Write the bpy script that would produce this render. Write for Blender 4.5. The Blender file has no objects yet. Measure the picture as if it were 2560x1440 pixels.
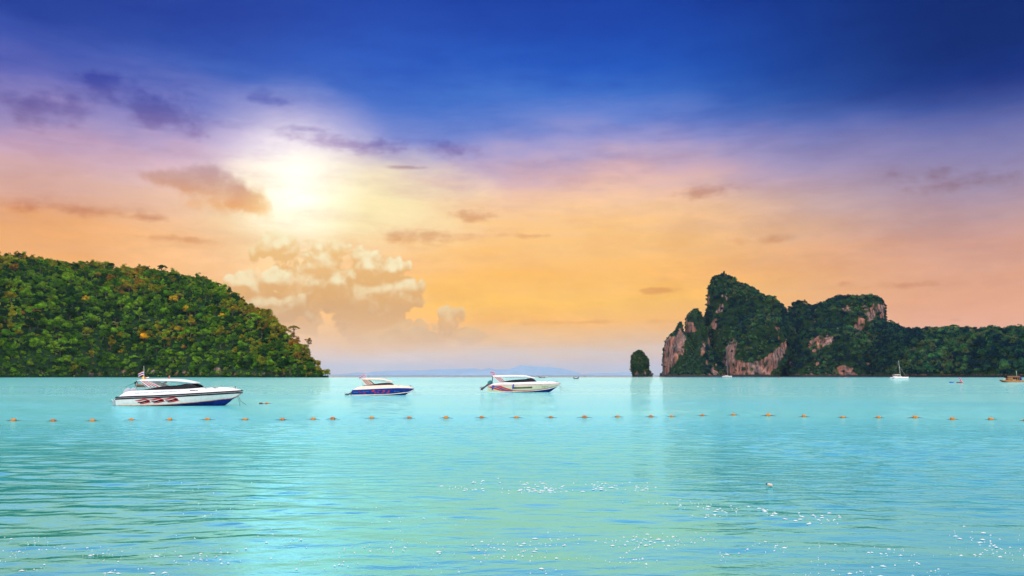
import bpy, bmesh, math, random
import numpy as np
from mathutils import Vector, Matrix

random.seed(7)
RNG = np.random.default_rng(11)
SC = bpy.context.scene
COL = SC.collection
R = math.radians

# ------------------------------------------------------------------ camera
CAM_H = 2.8
FPX, CX, CY = 2009.0, 1280.0, 720.0          # focal length and centre of a 2560x1440 frame
PITCH = math.atan((938.0 - CY) / FPX)
cam_d = bpy.data.cameras.new('camera')
cam_d.sensor_width = 36.0
cam_d.lens = FPX / 2560.0 * 36.0
cam_d.clip_start = 0.1
cam_d.clip_end = 60000.0
cam = bpy.data.objects.new('camera', cam_d)
COL.objects.link(cam)
cam.location = (0, 0, CAM_H)
cam.rotation_euler = (math.pi / 2 + PITCH, 0, 0)
SC.camera = cam
CP, SP = math.cos(PITCH), math.sin(PITCH)


def ray(px, py):
    u, v = (px - CX) / FPX, (CY - py) / FPX
    return u, CP - SP * v, SP + CP * v


def W(px, py):
    """the point of the water seen at a place in the photograph"""
    x, y, z = ray(px, py)
    t = -CAM_H / z
    return Vector((x * t, y * t, 0))


def P(px, py, Y):
    """the point at distance Y seen at a place in the photograph"""
    x, y, z = ray(px, py)
    t = Y / y
    return Vector((x * t, Y, CAM_H + z * t))


def project(v):
    """world points (n,3) -> photo pixels"""
    v = np.asarray(v, dtype=float)
    x, y, z = v[:, 0], v[:, 1], v[:, 2] - CAM_H
    d = y * CP + z * SP
    up = -y * SP + z * CP
    return CX + FPX * x / d, CY - FPX * up / d


def azel(px, py):
    x, y, z = ray(px, py)
    return math.degrees(math.atan2(x, y)), math.degrees(math.atan2(z, math.hypot(x, y)))


def lin(r, g, b):
    f = lambda c: c / 12.92 if c <= 0.04045 else ((c + 0.055) / 1.055) ** 2.4
    return (f(r / 255.0), f(g / 255.0), f(b / 255.0), 1.0)


# ------------------------------------------------------------------ sun, exposure, sky
EXPOSURE = 0.0
HAZE_DENSITY = 1.8e-5
SUN_PX = (738, 470)
SUN_STRENGTH = 0.6
SUN_ANGLE = 100.0
SKY_BEHIND = 2.75          # the sky overhead and behind the camera is brightened to light hulls, water and slopes from the front
sun_dir = Vector(ray(*SUN_PX)).normalized()
sun_d = bpy.data.lights.new('sun', 'SUN')
sun_d.energy = SUN_STRENGTH
sun_d.angle = R(SUN_ANGLE)
sun_d.color = (1.0, 0.86, 0.62)
sun = bpy.data.objects.new('sun', sun_d)
COL.objects.link(sun)
sun.rotation_euler = sun_dir.to_track_quat('Z', 'Y').to_euler()
sun.location = (0, 0, 400)

SC.view_settings.view_transform = 'Standard'
SC.view_settings.look = 'None'
SC.view_settings.exposure = EXPOSURE
SC.view_settings.gamma = 1.0
SC.view_settings.use_curve_mapping = False
SC.render.engine = 'CYCLES'
SC.cycles.use_denoising = True
SC.cycles.use_adaptive_sampling = True
SC.cycles.adaptive_threshold = 0.02
SC.cycles.max_bounces = 6
SC.cycles.diffuse_bounces = 3
SC.cycles.glossy_bounces = 3
SC.cycles.transmission_bounces = 3
SC.cycles.volume_bounces = 0
SC.cycles.sample_clamp_indirect = 4.0
SC.cycles.caustics_reflective = False
SC.cycles.caustics_refractive = False


class NT:
    """small helper to write node trees"""
    def __init__(self, tree):
        self.t = tree
        self.n = tree.nodes
        self.l = tree.links

    def add(self, kind, **kw):
        nd = self.n.new(kind)
        for k, v in kw.items():
            setattr(nd, k, v)
        return nd

    def put(self, sock, v):
        if isinstance(v, bpy.types.NodeSocket):
            self.l.new(v, sock)
        elif v is not None:
            sock.default_value = v

    def math(self, op, a, b=None, c=None, clamp=False):
        nd = self.add('ShaderNodeMath', operation=op, use_clamp=clamp)
        for i, v in enumerate((a, b, c)):
            self.put(nd.inputs[i], v)
        return nd.outputs[0]

    def vmath(self, op, a, b=None, c=None):
        nd = self.add('ShaderNodeVectorMath', operation=op)
        for i, v in enumerate((a, b, c)):
            self.put(nd.inputs[i], v)
        return nd.outputs['Value'] if op in ('LENGTH', 'DOT_PRODUCT', 'DISTANCE') else nd.outputs[0]

    def mix(self, f, a, b, blend='MIX'):
        nd = self.add('ShaderNodeMix', data_type='RGBA', blend_type=blend, clamp_factor=True)
        self.put(nd.inputs[0], f)
        self.put(nd.inputs[6], a)
        self.put(nd.inputs[7], b)
        return nd.outputs[2]

    def step(self, v, a, b, lo=0.0, hi=1.0, kind='SMOOTHSTEP'):
        nd = self.add('ShaderNodeMapRange', interpolation_type=kind)
        for i, w in enumerate((v, a, b, lo, hi)):
            self.put(nd.inputs[i], w)
        return nd.outputs[0]

    def ramp(self, v, stops, mode='LINEAR'):
        nd = self.add('ShaderNodeValToRGB')
        cr = nd.color_ramp
        cr.interpolation = mode
        while len(cr.elements) < len(stops):
            cr.elements.new(0.5)
        for e, (p, c) in zip(cr.elements, stops):
            e.position = p
            e.color = c
        self.put(nd.inputs[0], v)
        return nd.outputs[0]

    def noise(self, vec, scale, detail=4.0, rough=0.5, dist=0.0):
        nd = self.add('ShaderNodeTexNoise')
        self.put(nd.inputs['Vector'], vec)
        nd.inputs['Scale'].default_value = scale
        nd.inputs['Detail'].default_value = detail
        nd.inputs['Roughness'].default_value = rough
        nd.inputs['Distortion'].default_value = dist
        return nd.outputs[0]


def build_world():
    w = bpy.data.worlds.new('World')
    SC.world = w
    w.use_nodes = True
    w.node_tree.nodes.clear()
    k = NT(w.node_tree)
    out = k.add('ShaderNodeOutputWorld')
    bg = k.add('ShaderNodeBackground')
    k.l.new(bg.outputs[0], out.inputs[0])
    d = k.add('ShaderNodeTexCoord').outputs['Generated']
    sep = k.add('ShaderNodeSeparateXYZ')
    k.l.new(d, sep.inputs[0])
    X, Y, Z = sep.outputs
    DEG = 180.0 / math.pi
    az = k.math('MULTIPLY', k.math('ARCTAN2', X, Y), DEG)
    el = k.math('MULTIPLY', k.math('ARCSINE', Z), DEG)
    # cloud textures live on the direction sphere, stretched along the horizon
    flat = k.vmath('MULTIPLY', d, (1.0, 1.0, 3.2))
    n_big = k.noise(flat, 3.0, 5, 0.55)
    n_fine = k.noise(flat, 11.0, 6, 0.6, 0.2)
    puff = k.noise(k.vmath('MULTIPLY', d, (1.0, 1.0, 1.5)), 22.0, 7, 0.6)
    streak = k.noise(k.vmath('MULTIPLY', d, (1.0, 1.0, 9.0)), 5.0, 5, 0.6)
    # uneven edge between the colour bands of the sky
    warp = k.math('MULTIPLY', k.math('SUBTRACT', n_big, 0.5), 7.0)
    lift = k.step(el, 9.0, 17.0)
    el2 = k.math('ADD', el, k.math('MULTIPLY', warp, lift))
    el2 = k.math('ADD', el2, k.math('MULTIPLY', k.math('SUBTRACT', streak, 0.5), k.step(el, 12.0, 20.0, 2.4, 1.2)))

    def band(stops):
        return k.ramp(k.math('DIVIDE', el2, 90.0), [(max(0.0, e / 90.0), lin(*c)) for e, c in stops])

    mid = band([(0, (204, 208, 214)), (1.1, (220, 206, 200)), (2.3, (232, 194, 152)), (3.9, (252, 188, 94)), (5.2, (255, 196, 84)),
                (7.2, (255, 190, 92)), (9.6, (254, 198, 118)), (11.7, (250, 202, 152)), (13.6, (214, 176, 182)), (15.4, (160, 154, 204)),
                (17.4, (100, 128, 206)), (19.2, (56, 108, 200)), (21.2, (28, 86, 190)), (23.5, (18, 70, 174)), (26.5, (12, 56, 156)),
                (34.0, (44, 92, 184)), (50.0, (172, 188, 218)), (90, (214, 216, 226))])
    left = band([(0, (215, 180, 160)), (3.0, (240, 174, 112)), (7.5, (242, 172, 100)), (9.4, (234, 166, 106)), (10.8, (216, 160, 134)),
                 (12.6, (212, 168, 164)), (14.3, (198, 162, 190)), (15.8, (150, 136, 190)), (17.5, (98, 102, 182)), (19.2, (56, 80, 172)),
                 (21.2, (30, 62, 156)), (24.0, (24, 56, 150)), (34.0, (48, 92, 178)), (50.0, (172, 188, 218)), (90, (214, 216, 226))])
    right = band([(0, (228, 180, 152)), (3.3, (238, 172, 136)), (6.0, (224, 162, 128)), (8.0, (214, 158, 138)), (10.0, (184, 148, 154)),
                  (12.0, (152, 138, 174)), (14.2, (120, 120, 176)), (16.2, (82, 96, 168)), (17.6, (44, 72, 152)), (18.8, (12, 48, 132)),
                  (21.0, (4, 38, 114)), (25.0, (4, 36, 110)), (34.0, (40, 86, 176)), (50.0, (172, 188, 218)), (90, (214, 216, 226))])
    rear = band([(0, (240, 224, 214)), (6.0, (244, 226, 214)), (12.0, (236, 218, 214)), (18.0, (232, 219, 216)), (30.0, (226, 219, 222)),
                 (50.0, (218, 217, 224)), (90, (214, 216, 226))])
    c = k.mix(k.step(az, -8.0, -33.0), mid, left)
    c = k.mix(k.step(az, 6.0, 32.0), c, right)
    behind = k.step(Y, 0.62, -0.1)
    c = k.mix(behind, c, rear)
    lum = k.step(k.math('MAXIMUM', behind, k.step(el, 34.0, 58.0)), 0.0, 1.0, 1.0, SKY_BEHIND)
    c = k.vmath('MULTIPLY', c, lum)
    # natural sky under the coloured cloud deck
    sky = k.add('ShaderNodeTexSky', sky_type='NISHITA', sun_disc=False)
    sky.sun_elevation = math.asin(sun_dir.z)
    sky.sun_rotation = math.atan2(sun_dir.x, sun_dir.y)
    sky.altitude = 0.0
    sky.air_density, sky.dust_density, sky.ozone_density = 1.0, 1.0, 1.0
    c = k.mix(1.0, c, k.vmath('MULTIPLY', sky.outputs[0], (0.0012, 0.0012, 0.0012)), 'ADD')

    # sun behind thin cloud: wide, middle and narrow glow
    cosang = k.vmath('DOT_PRODUCT', d, tuple(sun_dir))
    ang = k.math('MULTIPLY', k.math('ARCCOSINE', cosang), DEG)
    wig = k.math('MULTIPLY', k.math('SUBTRACT', n_fine, 0.5), 1.6)
    ang = k.math('ADD', ang, wig)
    g3 = k.step(ang, 15.0, 0.5)
    g2 = k.step(ang, 8.0, 0.8)
    g1 = k.math('POWER', k.step(ang, 5.4, 0.5, kind='LINEAR'), 1.5)
    c = k.mix(k.math('MULTIPLY', k.math('MULTIPLY', g3, k.step(el, 20.0, 12.0)), 0.5), c, k.mix(k.step(el, 11.0, 15.0), lin(255, 226, 196), lin(236, 208, 230)))
    c = k.mix(k.math('MULTIPLY', g2, 0.85), c, k.mix(k.step(el, 12.0, 16.0), lin(255, 240, 184), lin(244, 226, 242)))

    P2 = k.add('ShaderNodeCombineXYZ')   # bearing and height in degrees
    k.put(P2.inputs[0], az)
    k.put(P2.inputs[1], el)
    p2 = P2.outputs[0]

    def field(blobs, soft=0.0):
        f = None
        for (px, py, hw, hh) in blobs:
            a, e = azel(px, py)
            sx, sy = hw / FPX * 57.3, hh / FPX * 57.3
            q = k.vmath('MULTIPLY_ADD', p2, (1 / sx, 1 / sy, 0.0), (-a / sx, -e / sy, 0.0))
            ln = k.vmath('LENGTH', q)
            f = ln if f is None else (k.math('SMOOTH_MIN', f, ln, soft) if soft else k.math('MINIMUM', f, ln))
        return f

    wide = k.math('ADD', field([(930, 505, 360, 160)]), k.math('MULTIPLY', k.math('SUBTRACT', n_fine, 0.5), 0.8))
    c = k.mix(k.step(wide, 1.05, 0.1, 0.0, 0.66), c, lin(255, 244, 184))
    c = k.mix(g1, c, (1.25, 1.22, 1.06, 1))
    def billow(vec):
        n1 = k.noise(vec, 15.0, 2.5, 0.5)
        n2 = k.noise(vec, 43.0, 2.0, 0.5)
        a1 = k.math('ABSOLUTE', k.math('MULTIPLY_ADD', n1, 2.0, -1.0))
        a2 = k.math('ABSOLUTE', k.math('MULTIPLY_ADD', n2, 2.0, -1.0))
        return k.math('ADD', k.math('MULTIPLY_ADD', a1, 1.7, -0.26), k.math('MULTIPLY_ADD', a2, 0.7, -0.1))
    b0 = billow(d)
    b1 = billow(k.vmath('ADD', d, (0.003, 0.0, 0.008)))
    # grey and rosy cloud patches; their colour is the band behind them, darkened
    dark = field([(115, 258, 150, 44), (400, 272, 190, 48), (270, 212, 80, 36), (640, 245, 110, 26), (860, 358, 200, 34), (775, 322, 60, 12),
                  (1100, 372, 140, 22), (1010, 418, 130, 8), (380, 545, 120, 14), (200, 522, 190, 26), (420, 595, 130, 12),
                  (1090, 590, 150, 26), (1190, 545, 90, 22), (2400, 448, 120, 36), (1330, 590, 110, 12), (2260, 712, 90, 12), (1480, 806, 260, 10),
                  (1640, 727, 60, 8), (1930, 600, 130, 20), (1750, 480, 130, 22), (2120, 708, 40, 12), (2390, 800, 26, 8)])
    m = k.math('SUBTRACT', 1.0, dark)
    m = k.math('ADD', m, k.math('MULTIPLY', k.math('SUBTRACT', n_fine, 0.5), 2.0))
    m = k.math('ADD', m, k.math('MULTIPLY_ADD', b0, 0.9, -0.12))
    m = k.math('ADD', m, k.math('MULTIPLY', k.math('SUBTRACT', puff, 0.5), 1.2))
    m = k.math('MULTIPLY', k.step(m, -0.05, 0.95), k.step(puff, 0.35, 0.62, 0.7, 1.0))
    shade = k.ramp(k.math('DIVIDE', el, 30.0), [(0.0, (0.90, 0.86, 0.90, 1)), (0.30, (0.82, 0.66, 0.56, 1)), (0.45, (0.76, 0.62, 0.60, 1)),
                                               (0.54, (0.66, 0.58, 0.74, 1)), (0.62, (0.50, 0.55, 0.80, 1)), (1.0, (0.6, 0.66, 0.85, 1))])
    c = k.mix(m, c, k.mix(1.0, c, shade, 'MULTIPLY'))
    # thin veil streaks everywhere
    v = k.step(k.math('ADD', k.math('MULTIPLY', streak, 0.6), k.math('MULTIPLY', n_big, 0.4)), 0.38, 0.66)
    c = k.mix(k.math('MULTIPLY', v, k.step(el, 13.0, 19.0, 0.10, 0.0)), c, lin(244, 212, 196))
    # connected layers of thin cloud over the whole sky
    lay = k.math('ADD', k.math('MULTIPLY', n_fine, 0.55), k.math('ADD', k.math('MULTIPLY', streak, 0.3), k.math('MULTIPLY', puff, 0.25)))
    lay = k.step(lay, 0.50, 0.70)
    c = k.mix(k.math('MULTIPLY', lay, 0.32), c, k.mix(1.0, c, shade, 'MULTIPLY'))
    brt = k.step(k.math('ADD', k.math('MULTIPLY', n_fine, 0.5), k.math('MULTIPLY', n_big, 0.5)), 0.50, 0.36)
    c = k.mix(k.math('MULTIPLY', brt, k.step(el, 13.0, 19.0, 0.16, 0.04)), c, k.mix(1.0, c, (1.5, 1.35, 1.2, 1), 'MULTIPLY'))

    # towering cumulus below the sun: heaped layers, tops lit by the sun, hazy feet
    body = k.ramp(k.math('DIVIDE', el, 12.0), [(0.0, lin(222, 204, 196)), (0.22, lin(206, 170, 136)), (0.45, lin(226, 174, 110)), (0.72, lin(240, 190, 118)), (1.0, lin(255, 222, 150))])
    feet = k.step(el, 1.4, 5.0)
    for soft, amt, blobs in (
            (0.3, 0.92, [(925, 668, 66, 52), (985, 668, 56, 34), (905, 750, 150, 90), (1000, 735, 80, 60), (985, 840, 170, 60)]),
            (0.25, 0.85, [(1122, 800, 36, 50), (1165, 838, 62, 26), (1060, 850, 90, 40)]),
            (0.3, 0.85, [(700, 618, 70, 44), (808, 655, 74, 60), (770, 720, 130, 90), (840, 700, 60, 46), (700, 790, 150, 70)]),
            (0.2, 0.85, [(600, 706, 60, 34), (680, 700, 50, 40), (640, 760, 110, 56)])):
        g = field(blobs, soft)
        gu = field([(a, b + 24, e, h) for a, b, e, h in blobs], soft)
        f = k.math('ADD', k.math('SUBTRACT', 1.0, g), b0)
        fu = k.math('ADD', k.math('SUBTRACT', 1.0, gu), b1)
        am = k.math('MULTIPLY', k.math('MULTIPLY', k.step(f, 0.0, 0.2), feet), amt)
        lit = k.step(k.math('SUBTRACT', f, fu), -0.1, 0.7)
        lit = k.math('MULTIPLY', lit, k.step(el, 2.5, 8.0, 0.2, 0.9))
        c = k.mix(am, c, k.mix(lit, body, lin(255, 246, 204)))
    # the heaped cloud just left of the sun: mauve top, orange underside
    blobs = [(430, 442, 80, 34), (500, 446, 90, 42), (560, 486, 110, 58), (620, 500, 80, 50), (650, 520, 50, 34)]
    f = k.math('ADD', k.math('SUBTRACT', 1.0, field(blobs, 0.3)), k.math('MULTIPLY', b0, 0.8))
    f = k.math('ADD', f, k.math('MULTIPLY', k.math('SUBTRACT', puff, 0.5), 0.9))
    am = k.math('MULTIPLY', k.math('MULTIPLY', k.step(f, -0.05, 0.62), k.step(puff, 0.33, 0.62, 0.72, 1.0)), k.step(el, azel(560, 560)[1], azel(560, 515)[1]))
    under = k.ramp(k.step(el, azel(560, 560)[1], azel(500, 415)[1], kind='LINEAR'), [(0.0, lin(246, 184, 108)), (0.35, lin(236, 166, 104)), (0.7, lin(206, 156, 134)), (1.0, lin(192, 158, 164))])
    under = k.mix(k.step(az, azel(590, 500)[0], azel(690, 500)[0], 0.0, 0.8), under, lin(255, 214, 140))
    c = k.mix(k.math('MULTIPLY', am, 0.9), c, under)
    gain = 2.0 ** (-EXPOSURE)
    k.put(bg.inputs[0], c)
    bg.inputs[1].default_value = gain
    w.cycles.sampling_method = 'MANUAL'
    w.cycles.sample_map_resolution = 1024


build_world()


# ------------------------------------------------------------------ materials
MATS = {}


def mat(name, col, rough=0.5, metal=0.0, vary=0.12, scale=3.0, coat=0.0, bump=0.0, spec=0.5):
    if name in MATS:
        return MATS[name]
    m = bpy.data.materials.new(name)
    m.use_nodes = True
    m.node_tree.nodes.clear()
    k = NT(m.node_tree)
    out = k.add('ShaderNodeOutputMaterial')
    b = k.add('ShaderNodeBsdfPrincipled')
    k.l.new(b.outputs[0], out.inputs[0])
    tc = k.add('ShaderNodeTexCoord').outputs['Object']
    n = k.noise(tc, scale, 5, 0.6)
    f = k.step(n, 0.3, 0.7, 1.0 - vary, 1.0 + vary * 0.5)
    c = k.vmath('MULTIPLY', tuple(col[:3]), f)
    k.l.new(c, b.inputs['Base Color'])
    b.inputs['Roughness'].default_value = rough
    b.inputs['Metallic'].default_value = metal
    b.inputs['Coat Weight'].default_value = coat
    b.inputs['Specular IOR Level'].default_value = spec
    if bump:
        bp = k.add('ShaderNodeBump')
        bp.inputs['Strength'].default_value = bump
        bp.inputs['Distance'].default_value = 0.05
        k.l.new(n, bp.inputs['Height'])
        k.l.new(bp.outputs[0], b.inputs['Normal'])
    MATS[name] = m
    return m


def build_leaf_mat():
    m = bpy.data.materials.new('foliage')
    m.use_nodes = True
    m.node_tree.nodes.clear()
    k = NT(m.node_tree)
    out = k.add('ShaderNodeOutputMaterial')
    a = k.add('ShaderNodeAttribute', attribute_type='INSTANCER', attribute_name='tint')
    tc = k.add('ShaderNodeTexCoord').outputs['Object']
    n = k.noise(tc, 1.7, 3, 0.6)
    f = k.step(n, 0.32, 0.68, 0.42, 1.6)
    c = k.vmath('MULTIPLY', a.outputs['Color'], f)
    d = k.add('ShaderNodeBsdfDiffuse')
    t = k.add('ShaderNodeBsdfTranslucent')
    k.l.new(c, d.inputs[0])
    k.l.new(k.vmath('MULTIPLY', c, (1.5, 1.25, 0.6)), t.inputs[0])
    mx = k.add('ShaderNodeMixShader')
    mx.inputs[0].default_value = 0.38
    k.l.new(d.outputs[0], mx.inputs[1])
    k.l.new(t.outputs[0], mx.inputs[2])
    k.l.new(mx.outputs[0], out.inputs[0])
    return m


LEAF = build_leaf_mat()


def build_rock_mat():
    m = bpy.data.materials.new('limestone')
    m.use_nodes = True
    m.node_tree.nodes.clear()
    k = NT(m.node_tree)
    out = k.add('ShaderNodeOutputMaterial')
    b = k.add('ShaderNodeBsdfPrincipled')
    k.l.new(b.outputs[0], out.inputs[0])
    pos = k.add('ShaderNodeNewGeometry').outputs['Position']
    a = k.add('ShaderNodeAttribute', attribute_type='GEOMETRY', attribute_name='rock')
    st = k.noise(k.vmath('MULTIPLY', pos, (1.0, 1.0, 0.16)), 0.16, 6, 0.65)
    st2 = k.noise(k.vmath('MULTIPLY', pos, (1.0, 1.0, 0.4)), 0.045, 4, 0.6)
    c = k.ramp(st, [(0.36, (0.018, 0.018, 0.022, 1)), (0.44, (0.10, 0.085, 0.085, 1)), (0.50, (0.17, 0.125, 0.115, 1)), (0.58, (0.30, 0.19, 0.15, 1)), (0.72, (0.34, 0.30, 0.30, 1))])
    c = k.mix(k.step(st2, 0.35, 0.65), c, k.mix(1.0, c, (1.25, 0.82, 0.62, 1), 'MULTIPLY'))
    green = k.ramp(k.noise(pos, 0.09, 5, 0.6), [(0.3, (0.006, 0.020, 0.007, 1)), (0.7, (0.020, 0.052, 0.014, 1))])
    f = k.step(k.math('ADD', a.outputs['Fac'], k.math('MULTIPLY', k.math('MULTIPLY', k.math('SUBTRACT', st, 0.5), 1.4), k.math('MULTIPLY', a.outputs['Fac'], 3.0, clamp=True))), 0.32, 0.62)
    zz = k.add('ShaderNodeSeparateXYZ')
    k.l.new(pos, zz.inputs[0])
    # darker foot of the rock
    c = k.mix(k.step(k.math('ADD', zz.outputs[2], k.math('MULTIPLY', st2, 5.0)), 8.5, 4.5), c, (0.030, 0.028, 0.028, 1))
    k.l.new(k.mix(f, green, c), b.inputs['Base Color'])
    b.inputs['Roughness'].default_value = 0.95
    b.inputs['Specular IOR Level'].default_value = 0.06
    bp = k.add('ShaderNodeBump')
    bp.inputs['Strength'].default_value = 0.9
    bp.inputs['Distance'].default_value = 3.0
    k.l.new(st, bp.inputs['Height'])
    k.l.new(bp.outputs[0], b.inputs['Normal'])
    return m


ROCK = build_rock_mat()

WHITE = mat('white_gelcoat', (0.80, 0.80, 0.79), 0.28, vary=0.08, coat=0.2)
CREAM = mat('cream_gelcoat', (0.78, 0.66, 0.52), 0.3, vary=0.08, coat=0.2)
PALEGREEN = mat('pale_sage_gelcoat', (0.62, 0.66, 0.46), 0.3, vary=0.1, coat=0.2)
BLUEHULL = mat('blue_gelcoat', (0.006, 0.035, 0.27), 0.35, vary=0.3, spec=0.2)
NAVY = mat('navy_antifouling', (0.006, 0.025, 0.22), 0.6, vary=0.35, spec=0.15)
BLACK = mat('black_rubber', (0.008, 0.008, 0.010), 0.6, spec=0.1)
GLASS = mat('smoked_glass', (0.006, 0.005, 0.010), 0.16, vary=0.3, spec=0.18)
REDWIN = mat('maroon_tinted_glass', (0.05, 0.007, 0.012), 0.16, vary=0.3, spec=0.25)
RED = mat('red_vinyl', (0.56, 0.008, 0.014), 0.4)
DKBLUE = mat('dark_blue_vinyl', (0.008, 0.012, 0.09), 0.4)
FLAGBLUE = mat('flag_blue', (0.02, 0.03, 0.28), 0.8)
FLAGRED = mat('flag_red', (0.6, 0.02, 0.03), 0.8)
FLAGWHITE = mat('flag_white', (0.8, 0.8, 0.8), 0.8)
YELLOW = mat('yellow_cloth', (0.82, 0.55, 0.01), 0.8)
ORANGE = mat('orange_plastic', (0.52, 0.21, 0.018), 0.42, vary=0.35, scale=6)
BROWNORANGE = mat('faded_orange_plastic', (0.42, 0.15, 0.025), 0.55, vary=0.4, scale=6)
GREYMOTOR = mat('grey_motor_paint', (0.42, 0.47, 0.52), 0.32, vary=0.2)
DARKMOTOR = mat('dark_motor_paint', (0.06, 0.055, 0.07), 0.4, vary=0.3)
TEAL = mat('teal_motor_cover', (0.01, 0.16, 0.17), 0.4, vary=0.2)
STEEL = mat('stainless_steel', (0.55, 0.56, 0.58), 0.25, 0.9)
ROPE = mat('mooring_rope', (0.10, 0.09, 0.07), 0.9, vary=0.3, scale=20)
TAN = mat('tan_boot_stripe', (0.42, 0.20, 0.06), 0.5, vary=0.4)
SEATBLUE = mat('seat_vinyl', (0.30, 0.36, 0.42), 0.6)
WOOD = mat('varnished_wood', (0.20, 0.075, 0.025), 0.45, vary=0.5, scale=5)
DARKWOOD = mat('dark_wood', (0.045, 0.022, 0.014), 0.6, vary=0.4, scale=5)
GOLDWOOD = mat('golden_wood', (0.34, 0.17, 0.035), 0.5, vary=0.5, scale=3)
TEXTBLUE = mat('blue_lettering', (0.10, 0.22, 0.36), 0.5)
LIGHTBLUE = mat('light_blue_lettering', (0.06, 0.32, 0.62), 0.5)
SKIN = mat('skin', (0.55, 0.31, 0.21), 0.5, vary=0.08)
HAIR = mat('dark_hair', (0.012, 0.010, 0.009), 0.5)
BARK = mat('bark', (0.12, 0.085, 0.06), 0.9, vary=0.4, scale=0.8)
SHORTS = mat('dark_swim_shorts', (0.02, 0.03, 0.08), 0.7)


# ------------------------------------------------------------------ mesh helpers
class MB:
    def __init__(self):
        self.v, self.f, self.m = [], [], []

    def add(self, vs, fs, mi=0):
        o = len(self.v)
        self.v += [tuple(p) for p in vs]
        for f in fs:
            self.f.append(tuple(i + o for i in f))
            self.m.append(mi)
        return self

    def box(self, c, s, mi=0, rz=0.0, ry=0.0):
        M = Matrix.Rotation(rz, 3, 'Z') @ Matrix.Rotation(ry, 3, 'Y')
        h = [x / 2 for x in s]
        vs = [Vector(c) + M @ Vector((sx * h[0], sy * h[1], sz * h[2])) for sz in (-1, 1) for sy in (-1, 1) for sx in (-1, 1)]
        return self.add(vs, [(0, 2, 3, 1), (4, 5, 7, 6), (0, 1, 5, 4), (2, 6, 7, 3), (0, 4, 6, 2), (1, 3, 7, 5)], mi)

    def tube(self, pts, r, n=6, mi=0):
        pts = [Vector(p) for p in pts]
        rs = r if isinstance(r, (list, tuple)) else [r] * len(pts)
        rings = []
        for i, p in enumerate(pts):
            t = (pts[min(i + 1, len(pts) - 1)] - pts[max(i - 1, 0)]).normalized()
            a = t.cross(Vector((0, 1, 0)) if abs(t.y) < 0.9 else Vector((1, 0, 0))).normalized()
            b = t.cross(a)
            rings.append([p + (a * math.cos(q) + b * math.sin(q)) * rs[i] for q in [2 * math.pi * j / n for j in range(n)]])
        return self.loft(rings, True, True, mi)

    def loft(self, rings, closed=True, caps=False, mi=0):
        n = len(rings[0])
        vs = [p for r in rings for p in r]
        fs = []
        for i in range(len(rings) - 1):
            for j in range(n if closed else n - 1):
                a, b = i * n + j, i * n + (j + 1) % n
                fs.append((a, b, b + n, a + n))
        if caps:
            fs.append(tuple(range(n - 1, -1, -1)))
            fs.append(tuple(range((len(rings) - 1) * n, len(rings) * n)))
        return self.add(vs, fs, mi)

    def ball(self, c, r, mi=0, n=10, m=7, bump=0.0):
        rings = []
        r = (r, r, r) if not isinstance(r, (tuple, list)) else r
        for i in range(m + 1):
            th = math.pi * (0.02 + 0.96 * i / m)
            rings.append([(c[0] + r[0] * math.sin(th) * math.cos(q) * (1 + bump * random.uniform(-1, 1)), c[1] + r[1] * math.sin(th) * math.sin(q),
                           c[2] + r[2] * math.cos(th)) for q in [2 * math.pi * j / n for j in range(n)]])
        return self.loft(rings, True, True, mi)

    def build(self, name, mats, parent=None, smooth=False, loc=None):
        me = bpy.data.meshes.new(name)
        me.from_pydata([tuple(p) for p in self.v], [], self.f)
        mats = mats if isinstance(mats, (list, tuple)) else [mats]
        for q in mats:
            me.materials.append(q)
        if len(mats) > 1:
            me.polygons.foreach_set('material_index', self.m)
        if smooth:
            me.polygons.foreach_set('use_smooth', [True] * len(me.polygons))
        me.update()
        bm = bmesh.new()
        bm.from_mesh(me)
        bmesh.ops.recalc_face_normals(bm, faces=bm.faces)
        bm.to_mesh(me)
        bm.free()
        o = bpy.data.objects.new(name, me)
        COL.objects.link(o)
        if parent:
            o.parent = parent
        if loc:
            o.location = loc
        return o


def empty(name, loc=(0, 0, 0), rz=0.0):
    o = bpy.data.objects.new(name, None)
    COL.objects.link(o)
    o.location = loc
    o.rotation_euler = (0, 0, rz)
    o.empty_display_size = 0.3
    return o


def tag(o, label=None, cat=None, group=None, kind=None):
    for kk, v in (('label', label), ('category', cat), ('group', group), ('kind', kind)):
        if v:
            o[kk] = v
    return o


def mesh_np(name, verts, faces, material, smooth=True):
    me = bpy.data.meshes.new(name)
    verts = np.asarray(verts, dtype=np.float32)
    faces = np.asarray(faces, dtype=np.int32)
    me.vertices.add(len(verts))
    me.vertices.foreach_set('co', verts.ravel())
    me.loops.add(faces.size)
    me.loops.foreach_set('vertex_index', faces.ravel())
    me.polygons.add(len(faces))
    w = faces.shape[1]
    me.polygons.foreach_set('loop_start', np.arange(0, faces.size, w, dtype=np.int32))
    me.polygons.foreach_set('loop_total', np.full(len(faces), w, dtype=np.int32))
    if smooth:
        me.polygons.foreach_set('use_smooth', np.ones(len(faces), dtype=bool))
    me.materials.append(material)
    me.update(calc_edges=True)
    me.validate()
    o = bpy.data.objects.new(name, me)
    COL.objects.link(o)
    return o


def grid_faces(nr, nc, wrap=False):
    i, j = np.meshgrid(np.arange(nr - 1), np.arange(nc if wrap else nc - 1), indexing='ij')
    a = i * nc + j
    b = i * nc + (j + 1) % nc
    return np.stack([a, b, b + nc, a + nc], -1).reshape(-1, 4)


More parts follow.
